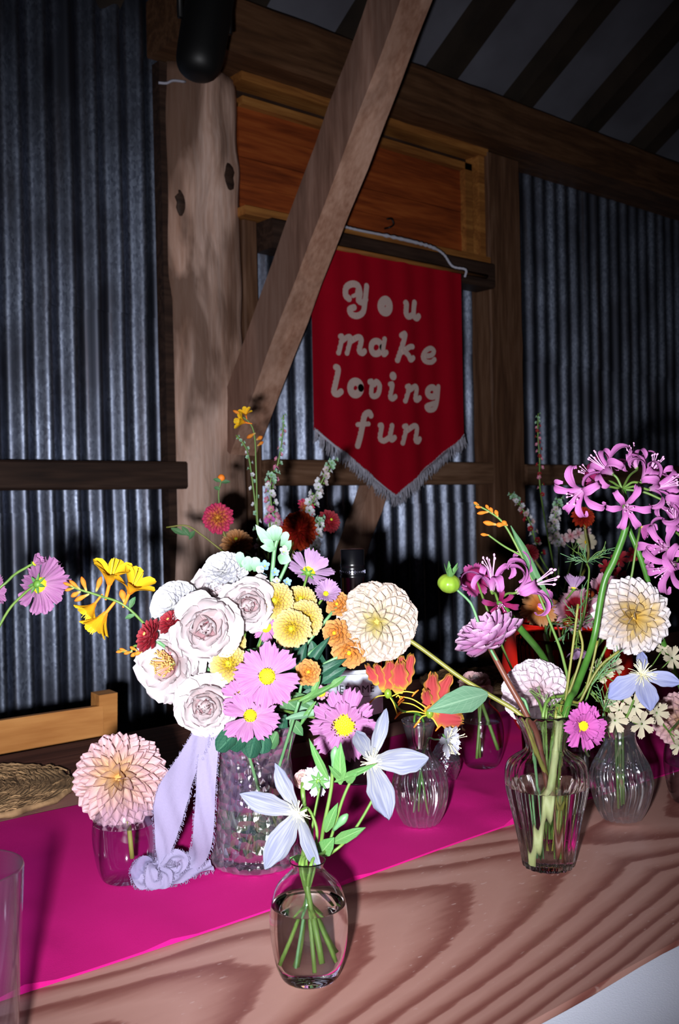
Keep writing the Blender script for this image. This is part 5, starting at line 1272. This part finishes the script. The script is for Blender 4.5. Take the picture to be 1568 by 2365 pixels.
croc3 = crocosmia('orange budded crocosmia stalk beside the green dahlia bud', ((1096, 1164), (1130, 1182), (1162, 1208), (1195, 1265), (1230, 1340), (1275, 1450)),
    (((1106, 1166), (1094, 1160), 3.5), ((1114, 1172), (1098, 1170), 4), ((1130, 1182), (1102, 1186), 4.5), ((1130, 1178), (1122, 1166), 4), ((1138, 1186), (1132, 1172), 4.5), ((1150, 1194), (1144, 1178), 5), ((1148, 1212), (1116, 1206), 6), ((1166, 1212), (1146, 1212), 6), ((1172, 1214), (1160, 1204), 6), ((1130, 1236), (1110, 1234), 4)),
    (), 1.0, path(1.0, (1300, 1520), (1310, 1600)) + [mouth(v6, 0.0, 0.01), v6[1] + RT * 0.006 + V((0, 0, 0.01))], (((1270, 1400), (1180, 1214), 10, 'blade'),))
stem(croc3, path(1.0, (1128, 1236), (1165, 1262), (1206, 1284)), 0.0010, 0.0012, name='side_shoot')

# ------------------------------------------------------------------ clematis in the front bud vase
def clematis(label, hub, petals, d, pts, mat='p_clematis', facing=None, sd=1):
    R = random.Random(sd); hp = at(hub[0], hub[1], d); t = Thing('clematis', label, 'clematis', V(pts[-1])); stem(t, [hp] + list(pts), 0.0011, 0.0014)
    for i, (x, y, w, dd) in enumerate(petals):
        me = pm('clematis', mat, i); t.add('petal', me, aim(me, hp, at(x, y, d + dd), facing or nrm(0, 0.1, 1), mpx(w, d)))
    mb = MB(); n_ = facing or nrm(0, 0.1, 1); M = frame(hp, n_)
    for k in range(60):
        a = R.uniform(0, 6.28); q = R.uniform(0.2, 1.0); L = mpx(44, d)
        e = V((math.cos(a) * L * q * 0.8, math.sin(a) * L * q * 0.8, L * R.uniform(0.25, 0.5)))
        mb.tube(smooth_path([V((0, 0, 0)), V((e.x * .4, e.y * .4, e.z * 0.8)), e], 3), L * 0.016, 4, False)
    t.add('stamens', mb.me('stamens', 'stamen_cream'), M, None, None, 'cream stamen tuft', 'stuff')
    return t
def into1(k): a = k * 1.1; return [v1[1] + V((0.006 * math.cos(a), 0.006 * math.sin(a), v1[2] * 0.97)), v1[1] + V((-0.016 * math.cos(a), -0.016 * math.sin(a), 0.010 + 0.003 * (k % 4)))]
clematis('white clematis drooping low over the bud vase on bare wood', (690, 1876), [(553, 1832, 26, -0.01), (636, 1762, 20, 0.01), (612, 2008, 30, -0.03), (738, 2006, 19, -0.03)], 0.775, path(0.785, (712, 1868), (732, 1920), (722, 1975)) + into1(1), facing=nrm(-0.3, 0.0, 0.95), sd=2)
clematis('white clematis held out above the runner', (856, 1758), [(990, 1752, 31, -0.02), (898, 1894, 30, -0.03), (892, 1636, 17, 0.01), (822, 1690, 20, 0.03)], 0.80, path(0.80, (880, 1800), (820, 1915), (762, 1972)) + into1(2), facing=nrm(0.15, 0.0, 1), sd=3)
def clematis_leaves():
    t = Thing('clematis_foliage', 'clematis leaves and buds rising from the bud vase on bare wood', 'foliage', into1(3)[-1]); d = 0.79
    stem(t, path(d, (768, 1776), (764, 1826), (748, 1905), (735, 1970)) + into1(3), 0.0015, 0.0016)
    stem(t, path(d, (818, 1786), (790, 1850), (755, 1960)) + into1(4), 0.0012, 0.0014); stem(t, path(d, (738, 1820), (722, 1905), (716, 1985)) + into1(5), 0.0009, 0.0012)
    for i, (b, tp, w) in enumerate((((760, 1802), (713, 1708), 10), ((786, 1812), (786, 1716), 16), ((772, 1806), (870, 1764), 9), ((752, 1922), (779, 1856), 13), ((768, 1946), (843, 1912), 14), ((738, 1974), (770, 1936), 20), ((716, 1986), (670, 1982), 14), ((800, 1806), (824, 1786), 11), ((790, 1800), (760, 1770), 8))):
        lf(t, b, tp, w, d, 'p_leaf_bright', 'leaf', nrm(-0.2, 0.2, 1), i, -0.01)
    for (b, tp, w) in (((769, 1774), (775, 1724), 10), ((770, 1918), (803, 1880), 10)):
        croc_bud(t, at(*b, d), at(*tp, d - 0.004), mpx(w, d), 'stem_bluegreen')
clematis_leaves()
clematis('pale blue clematis spread below the ivory dahlia', (1480, 1560), [(1482, 1506, 14, 0.02), (1404, 1612, 26, -0.01), (1502, 1642, 25, -0.03), (1574, 1578, 19, -0.01)], 1.0, path(1.02, (1470, 1600), (1445, 1660)) + [mouth(v7), v7[1] + V((0, 0, 0.02))], 'p_clematis_blue', nrm(0.0, 0.45, 0.85), 5)

# ------------------------------------------------------------------ flame lilies in the ribbed vase
def gloriosa(label, hub, petals, fil, d, pts, sd=1):
    hp = at(hub[0], hub[1], d); t = Thing('flame_lily', label, 'lily', V(pts[-1])); stem(t, [hp] + list(pts), 0.0013, 0.0013, 'stem_bright')
    for i, (b, tp, w, dd) in enumerate(petals):
        me = pm('gloriosa', 'p_gloriosa', i + sd); t.add('petal', me, aim(me, at(b[0], b[1], d), at(tp[0], tp[1], d + dd), nrm(-0.1 + 0.05 * i, 0.1, 1), mpx(w * 1.12, d)))
    for (a, b) in fil:
        mb = MB(); pa, pb = at(a[0], a[1], d), at(b[0], b[1], d - 0.005); mb.tube(smooth_path([pa, pa.lerp(pb, .5) + UP * 0.003, pb], 4), 0.0007, 5)
        f = t.build('filament', mb, 'filament_yellow')
        m2 = MB(); m2.tube([pb - UP * 0.004 - RT * 0.003, pb, pb + UP * 0.003 + RT * 0.004], [0.0006, 0.0012, 0.0006], 6); t.build('anther', m2, 'anther_orange', True, f)
    mb = MB(); mb.ball(hp, mpx(9, d), 10, 8, (1, 1, 1.3)); t.build('ovary', mb, 'bud_green')
def into4(k): return [mouth(v4, 0.006 * math.cos(k), 0.006 * math.sin(k)), v4[1] + V((0.006 * math.cos(k * 2), 0.006 * math.sin(k * 2), 0.03)), v4[1] + V((0.01 * math.cos(k * 2), 0.01 * math.sin(k * 2), 0.01))]
gloriosa('red flame lily tucked under the cream dahlia', (896, 1602), [((890, 1600), (904, 1522), 18, 0.0), ((920, 1602), (924, 1526), 19, -0.005), ((930, 1592), (953, 1508), 15, 0.01), ((884, 1592), (868, 1530), 12, 0.0), ((872, 1582), (846, 1534), 10, -0.005), ((918, 1590), (930, 1512), 14, 0.015)],
    (((905, 1608), (958, 1600)), ((900, 1610), (918, 1652)), ((920, 1608), (985, 1635)), ((890, 1606), (850, 1626)), ((915, 1610), (925, 1615))), 1.06, [at(925, 1640, 1.07)] + into4(0.5), 1)
gloriosa('red flame lily drooping behind the grey green leaf', (992, 1648), [((992, 1640), (1000, 1552), 18, 0.0), ((1000, 1630), (1044, 1556), 16, 0.01), ((996, 1650), (1072, 1668), 22, -0.01), ((1006, 1640), (1092, 1632), 18, 0.0), ((990, 1645), (984, 1590), 12, -0.01), ((1010, 1650), (1060, 1640), 16, 0.01)],
    (((988, 1650), (920, 1648)), ((984, 1646), (925, 1622)), ((990, 1655), (1012, 1680)), ((986, 1652), (962, 1672))), 1.08, [at(978, 1655, 1.09)] + into4(2.5), 2)
# scabious
def scabious(label, px, py, d, rpx, n_, pts, mat='p_scabiosa', sd=1):
    R = random.Random(sd); hp = at(px, py, d); r = mpx(rpx, d); t = Thing('scabious', label, 'scabious', V(pts[-1])); stem(t, [hp] + list(pts), 0.0009, 0.001, 'stem_bluegreen')
    M = frame(hp, n_)
    for w in range(3):
        for k in range(9): t.add('petal', pm('small', mat, k), M @ rot(2 * PI * (k + w / 3) / 9 + R.uniform(-.1, .1), rad(10 + 24 * w + R.uniform(-8, 8)), r * 0.15, 0, r * (0.95 - 0.2 * w) * R.uniform(.85, 1.1), 0.8))
    mb = MB()
    for k in range(26):
        a = R.uniform(0, 6.28); e = V((r * .75 * math.cos(a), r * .75 * math.sin(a), r * R.uniform(0.3, 0.9))); mb.tube([V((0, 0, 0)), e], r * 0.015, 4, False); mb.ball(e, r * 0.04, 5, 4)
    t.add('stamens', mb.me('stamens', 'stamen_cream'), M, None, None, None, 'stuff'); calyx(t, frame(hp, -n_), r * 0.16, 8, long=0.9)
scabious('white scabious leaning out beside the ribbed vase rim', 1034, 1710, 1.06, 38, nrm(0.55, 0.05, 0.5), path(1.08, (1005, 1708), (985, 1716)) + into4(4)[1:], sd=2)
scabious('white scabious turned away behind the clematis leaves', 735, 1805, 0.82, 38, nrm(-0.1, 0.1, -0.85), path(0.81, (738, 1830), (722, 1910)) + into1(6), sd=3)
rose('tiny dusty pink rosebud beside the turned scabious', 697, 1800, 0.83, 24, nrm(-0.3, 0.3, 0.85), 31, 'p_dahlia_peach', 'p_rose_pink', path(0.82, (700, 1840), (712, 1940)) + into1(7), n=14, outer=5, cat='rosebud')
# stems in the rear bud vase
for lb, pts, r_ in (('thin green stalk standing in the bud vase behind flame lilies', [at(1090, 1600, 1.30), v5[1] + V((-0.005, 0, v5[2])), v5[1] + V((0.002, 0.005, 0.01))], 0.0016),
                    ('thick green stalk slanting through the bud vase behind flame lilies', [at(1098, 1605, 1.30), v5[1] + V((0.0, 0.0, v5[2] * 0.97)), v5[1] + RT * 0.022 + V((0, 0, 0.022))], 0.0025)):
    t = Thing('flower_stalk', lb, 'stem', pts[-1]); stem(t, pts, r_, r_)
# blush dish shape behind: a faded rose in the rear bud vase
rose('faded blush rose low behind the grey green leaf', 1098, 1572, 1.30, 40, nrm(0.0, 0.85, 0.4), 33, 'p_dahlia_peach', 'p_rose_pink', [v5[1] + V((0, 0, v5[2])), v5[1] + V((-0.01, 0.0, 0.012))], n=14, outer=8)

# ------------------------------------------------------------------ cream flower sprays and feathery green
def spray(label, florets, d, hub, pts, mat='p_spray_cream', n=6):
    t = Thing('cream_flower_spray', label, 'flower spray', V(pts[-1])); h = at(hub[0], hub[1], d); stem(t, [h] + list(pts), 0.0013, 0.0015)
    R = random.Random(n + len(florets))
    for i, (x, y, r_, dd, nv) in enumerate(florets):
        b = at(x, y, d + dd); M = frame(b, nrm(*nv), R.random() * 6); r_ = mpx(r_ * 1.22, d)
        mb = MB(); mb.tube(smooth_path([h, h.lerp(b, .6) - UP * 0.003, b], 4), 0.0007, 5); f = t.build('floret', mb, 'stem_green')
        for k in range(n): t.add('petal', pm('small', mat, k + i), M @ rot(2 * PI * k / n, rad(12 + R.uniform(-10, 14)), r_ * 0.08, 0, r_ * R.uniform(.9, 1.05), 0.85), f)
spray('cream flower spray crowding the narrow necked ribbed vase', ((1464, 1632, 29, -.02, (0, .1, 1)), (1420, 1664, 25, -.02, (-.2, -.2, 1)), (1482, 1672, 26, -.03, (.2, -.1, 1)), (1412, 1622, 18, 0, (-.4, .3, .9)), (1456, 1592, 19, 0, (-.2, .5, .8)), (1430, 1640, 18, -.01, (-.3, 0, 1))), 1.04, (1440, 1650), [mouth(v7, 0.003), v7[1] + V((0.004, 0, 0.015))])
spray('cream flower spray between ribbed vase and peach dahlia', ((1516, 1646, 25, -.01, (.2, 0, 1)), (1508, 1625, 16, 0, (0, .4, .9)), (1568, 1722, 20, -.02, (0, -.2, 1)), (1572, 1700, 16, 0, (0, .3, 1))), 1.05, (1545, 1690), [v10[1] + V((-0.008, 0, v10[2])), v10[1] + V((0, 0, 0.03))])
spray('cream flower spray behind the pale blue clematis', ((1388, 1552, 24, 0, (-.3, .3, .9)), (1420, 1540, 18, .01, (.2, .5, .8)), (1552, 1520, 26, 0, (.3, .3, .9)), (1530, 1500, 16, .01, (0, .5, .8))), 1.08, (1460, 1590), [mouth(v7, -0.004), v7[1] + V((-0.006, 0, 0.012))])
def feathery(label, hub, tips, d, pts, sd=1):
    R = random.Random(sd); t = Thing('feathery_foliage', label, 'foliage', V(pts[-1])); h = at(hub[0], hub[1], d); stem(t, [h] + list(pts), 0.0010, 0.0012)
    for (x, y) in tips:
        e = at(x, y, d + R.uniform(-.02, .02)); mb = MB(); ax = e - h; p = smooth_path([h, h.lerp(e, .5) + UP * 0.004, e], 6); mb.tube(p, 0.0005, 4, False)
        for k in range(7):
            b = h.lerp(e, 0.25 + 0.1 * k); mb.tube([b, b + ax.normalized() * 0.008 + (RT * R.uniform(-1, 1) + UP * R.uniform(-1, 1)) * 0.008], 0.00042, 4, False)
        t.build('frond', mb, 'stem_bluegreen' if R.random() < .5 else 'stem_green')
feathery('feathery green cosmos leaves beside the vivid pink cosmos', (1395, 1640), ((1360, 1590), (1378, 1580), (1405, 1588), (1390, 1670), (1412, 1650), (1370, 1660), (1420, 1600), (1400, 1690)), 1.02, [mouth(v7, -0.006), v7[1] + V((0.006, 0.004, 0.012))], 2)
feathery('feathery sprig arching under the ivory dahlia', (1365, 1585), ((1430, 1520), (1400, 1530), (1418, 1545), (1380, 1545), (1440, 1500)), 1.0, path(1.0, (1345, 1630)) + [mouth(v6, 0.018, -0.002), v6[1] + V((0.012, 0, 0.02))], 3)
feathery('feathery tufts among the burgundy cosmos', (1340, 1440), ((1300, 1430), (1380, 1420), (1310, 1400), (1360, 1380), (1330, 1490), (1290, 1480), (1400, 1450), (1345, 1350)), 1.18, into12(9), 4)
feathery('wisp of feathery leaves low in the swirled vase neck', (1270, 1640), ((1240, 1600), (1285, 1620), (1260, 1660), (1300, 1655)), 0.985, [mouth(v6, 0, -0.004), v6[1] + V((0.012, 0.01, 0.05))], 5)
feathery('thin wiry leaves against the dark below the nerine', (1355, 1300), ((1330, 1275), (1345, 1265), (1375, 1290), (1320, 1290), (1400, 1270), (1420, 1265)), 1.15, path(1.14, (1360, 1330), (1340, 1450)) + into12(10), 6)
# loose stems standing in the swirled vase
for k, (lb, p) in enumerate((('thin olive stalk rising straight beside the burgundy cosmos', ((1335, 1395), (1322, 1500), (1308, 1600), (1302, 1650))), ('thin olive stalk hooking over at its top', ((1338, 1455), (1345, 1500), (1325, 1570), (1305, 1620))),
        ('short olive stalk ending behind the ivory dahlia', ((1380, 1480), (1362, 1560), (1340, 1620))), ('olive stalk arching low under the ivory dahlia', ((1430, 1503), (1385, 1540), (1350, 1600), (1325, 1650))))):
    e = v6[1] + V((0.01 * math.cos(k * 2), 0.01 * math.sin(k * 2), 0.02)); t = Thing('flower_stalk', lb, 'stem', e)
    stem(t, path(0.99, *p) + [mouth(v6, 0.01 + 0.004 * k, 0.004 * k), e], 0.0013, 0.0015, 'stem_olive')
t = Thing('pale_stalk', 'thick pale green cut stalk standing in the swirled vase', 'stem', v6[1] - RT * 0.018 + V((0, 0, 0.003)))
stem(t, [mouth(v6, 0.014, 0.0) , v6[1] + RT * 0.002 - _F * 0.01 + V((0, 0, 0.08)), v6[1] - RT * 0.016 - _F * 0.008 + V((0, 0, 0.004))], 0.0034, 0.0040, 'stem_pale', n=10)

# ------------------------------------------------------------------ arrangements farther back
def dark_vase(name, label, px, d, prof, mat='stoneware'):
    c = stand(px, d); t = Thing(name, label, 'vase', c); zb = prof[0][1]
    P = fine([(mpx(r, d), max(0.0, (zb - row) * d / FPX)) for r, row in prof], 4)
    inner = [(max(0.0004, r - 0.004), max(z, 0.006)) for r, z in P][::-1]
    mb = MB(); lathe_mb(mb, [(0.0002, 0)] + P + inner + [(0.0002, 0.006)], 40); mb.v = [p + c + V((0, 0, 0.003)) for p in mb.v]; t.build('vase_body', mb, mat)
    return t, c + V((0, 0, 0.003)), P[-1][1]
b1 = dark_vase('stoneware_vase', 'dark stoneware vase hidden behind the bouquet', 640, 1.66, [(40, 1659), (52, 1640), (62, 1560), (60, 1480), (44, 1420), (36, 1395), (42, 1375)])
b2 = dark_vase('stoneware_vase', 'dark stoneware vase deep behind the red pot', 1310, 1.95, [(60, 1584), (80, 1570), (92, 1530), (88, 1480), (60, 1440), (56, 1426)])
dark_vase('red_pot', 'glossy red glazed pot behind the red ribbed glass', 1312, 1.52, [(92, 1704), (118, 1690), (142, 1620), (148, 1550), (138, 1490), (112, 1462), (116, 1448)], 'red_glaze')
def intob(v, k): a = k * 1.9; return [v[1] + V((0.014 * math.cos(a), 0.014 * math.sin(a), v[2])), v[1] + V((-0.01 * math.cos(a), -0.01 * math.sin(a), 0.02))]
dahlia('sunset orange and pink dahlia in front of the post', 500, 1195, 1.62, 40, nrm(-0.1, 0.1, 1), ('p_dahlia_sunset',), [at(545, 1290, 1.64)] + intob(b1, 1), n=70, shp='dahlia_point', seed=21, stem_mat='stem_olive')
dahlia('deep red dahlia in the shade behind the bouquet', 692, 1222, 1.66, 50, nrm(0.1, 0.2, 0.9), ('p_dahlia_red',), intob(b1, 2), n=70, shp='dahlia_point', seed=22, stem_mat='stem_olive')
dahlia('small orange red dahlia facing the pink spike', 712, 1170, 1.7, 26, nrm(0.5, 0.3, 0.5), ('p_dahlia_sunset', 'p_dahlia_red'), intob(b1, 3), n=48, shp='dahlia_point', seed=23, stem_mat='stem_olive')
def spike(label, pts, mat, d, base, n=26, r0=7, r1=16, sd=1, leafy=True, cat='flower spike'):
    R = random.Random(sd); t = Thing('flower_spike', label, cat, V(base[-1])); P = path(d, *pts); stem(t, P + list(base), 0.0012, 0.002, 'stem_green')
    sp = smooth_path(P, 12)
    for k in range(n):
        u = (k + .5) / n; c = sp[min(len(sp) - 1, int(u * (len(sp) - 1)))]; a = k * 2.4; r = mpx(r0 + (r1 - r0) * u, d)
        mt = ('p_bract' if u < 0.22 and leafy else mat) if isinstance(mat, str) else mat[k % len(mat)] if u > 0.22 else 'p_bract'
        M = frame(c + (RT * math.cos(a) + FW * math.sin(a)) * r * 0.55, (RT * math.cos(a) + FW * math.sin(a) + UP * 0.3 - FW * 0.4).normalized(), R.random() * 6)
        mb = MB(); mb.ball((0, 0, 0), r * 0.22, 6, 5); f = t.add('floret', mb.me('floret', 'calyx_green'), M)
        for j in range(5): t.add('petal', pm('small', mt, j), M @ rot(j * 1.257, rad(35), 0, 0, r * 0.95, 1.0), f)
spike('tall green and white snapdragon spike against the post', ((545, 1005), (570, 1040), (584, 1120), (596, 1230), (600, 1300)), ('p_white', 'p_bract'), 1.66, intob(b1, 4), 24, 5, 11, 2)
spike('slender pink snapdragon spike against corrugated metal', ((655, 958), (652, 1010), (642, 1070), (630, 1120)), ('p_pink_spike', 'p_bract', 'p_pink_spike'), 1.68, intob(b1, 5), 20, 5, 10, 3)
spike('full pink and white stock spike beside the slender one', ((628, 1088), (624, 1130), (630, 1190), (640, 1215)), ('p_pink_spike', 'p_white', 'p_rose'), 1.62, intob(b1, 6), 26, 10, 15, 4, False)
spike('white stock spike leaning toward the banner fringe', ((770, 1062), (752, 1095), (725, 1150), (700, 1210)), ('p_white', 'p_rose', 'p_white'), 1.7, intob(b1, 7), 28, 9, 17, 5, False)
spike('low white stock beside the deep red dahlia', ((740, 1195), (732, 1230), (722, 1275)), ('p_white', 'p_white'), 1.68, intob(b1, 8), 22, 9, 14, 6, False)
spike('small magenta stock at the foot of the pink spikes', ((622, 1190), (622, 1205)), ('p_pink_spike', 'p_cosmos_hot'), 1.6, intob(b1, 9), 8, 9, 11, 7, False)
crocosmia('orange crocosmia rising highest against the brace foot', ((545, 955), (575, 975), (588, 1010), (592, 1100), (600, 1250)), (((590, 1000), (570, 1012), 5), ((592, 1016), (606, 1008), 5), ((594, 1030), (608, 1020), 4), ((560, 958), (538, 948), 4)), (((578, 978), (545, 972)), ((570, 968), (565, 945))), 1.64, intob(b1, 10))
t = Thing('flower_bud', 'curled stem with orange bud beside the pink spikes', 'flower bud', intob(b1, 11)[-1]); stem(t, path(1.64, (511, 1108), (505, 1150), (520, 1240), (560, 1300)) + intob(b1, 11), 0.0012, 0.0016)
mb = MB(); mb.ball(at(511, 1104, 1.64), mpx(9, 1.64), 10, 8); t.build('bud', mb, 'anther_orange')
for i, (b, tp) in enumerate((((511, 1112), (492, 1106)), ((511, 1114), (532, 1112)), ((508, 1130), (494, 1125)))): lf(t, b, tp, 5, 1.63, 'p_leaf', 'leaf_narrow', None, i)
t = Thing('trailing_vine', 'thin vine curling out across the weathered post', 'vine', intob(b1, 12)[-1]); stem(t, path(1.6, (384, 1218), (430, 1214), (465, 1235), (500, 1262), (560, 1310)) + intob(b1, 12), 0.0012, 0.0016, 'stem_olive')
for i, (b, tp) in enumerate((((420, 1216), (440, 1240)), ((395, 1220), (430, 1236)), ((450, 1226), (436, 1246)))): lf(t, b, tp, 7, 1.6, 'p_leaf', 'leaf', None, i)
pompon('tan shaggy flower below the sunset dahlia', 545, 1245, 1.62, 40, nrm(0, 0.6, 0.7), 'p_tan', intob(b1, 13), n=70, seed=30, each=True, shp='mum', wide=1.2)
pompon('burgundy shaggy flower beside the leaning white stock', 765, 1200, 1.72, 30, nrm(0.4, 0.3, 0.7), 'p_mum_red', intob(b1, 14), n=60, seed=31, each=True, shp='mum', wide=1.2)
# right hand back arrangement
spike('grey white stock spike hanging under the nerine petals', ((1292, 1150), (1284, 1185), (1278, 1225), (1290, 1262)), ('p_white', 'p_rose'), 1.95, intob(b2, 1), 30, 9, 13, 11, False)
dahlia('dark orange dahlia in the gloom below the nerine', 1348, 1188, 1.85, 30, nrm(0, 0.5, 0.6), ('p_dahlia_red',), path(1.85, (1352, 1230), (1356, 1300)) + intob(b2, 2), n=60, shp='dahlia_point', seed=41, stem_mat='stem_olive')
cosmos('pale cream cosmos dim behind the tall nerine', 1355, 1252, 1.95, 24, nrm(0, 0.1, 1), 'p_spray_cream', 8, intob(b2, 3), 51)
spray('dim pinkish flower spray beside the pale cream cosmos', ((1318, 1238, 14, 0, (0, .1, 1)), (1300, 1246, 12, 0, (-.2, 0, 1)), (1335, 1232, 12, 0, (.2, .2, 1)), (1355, 1226, 10, 0, (.2, .2, 1))), 1.95, (1325, 1270), intob(b2, 4), 'p_rose_pink')
spike('dim pink spike against corrugated wall beyond the brown stud', ((1243, 955), (1242, 1000), (1246, 1060), (1250, 1150)), ('p_pink_spike', 'p_mum_red'), 2.15, intob(b2, 5), 24, 5, 8, 12)
spike('dim mauve spike beside the brown stud', ((1180, 1140), (1200, 1165), (1225, 1210), (1250, 1290)), ('p_rose_pink', 'p_white', 'p_mum_red'), 2.05, intob(b2, 6), 28, 8, 11, 13)
dahlia('dark red dahlia low in the gloom behind crocosmia', 1225, 1275, 1.95, 24, nrm(0, 0.3, 0.8), ('p_mum_red',), intob(b2, 7), n=50, shp='dahlia_point', seed=43, stem_mat='stem_olive')
spray('dusky rose flowers deep behind the ivory dahlia', ((1430, 1290, 18, 0, (0, .2, 1)), (1400, 1310, 16, 0, (-.2, .2, 1)), (1460, 1280, 16, 0, (.2, .2, 1)), (1425, 1330, 20, 0, (0, 0, 1))), 1.6, (1420, 1380), [at(1390, 1450, 1.7)] + intob(b2, 8), 'p_mum_red')
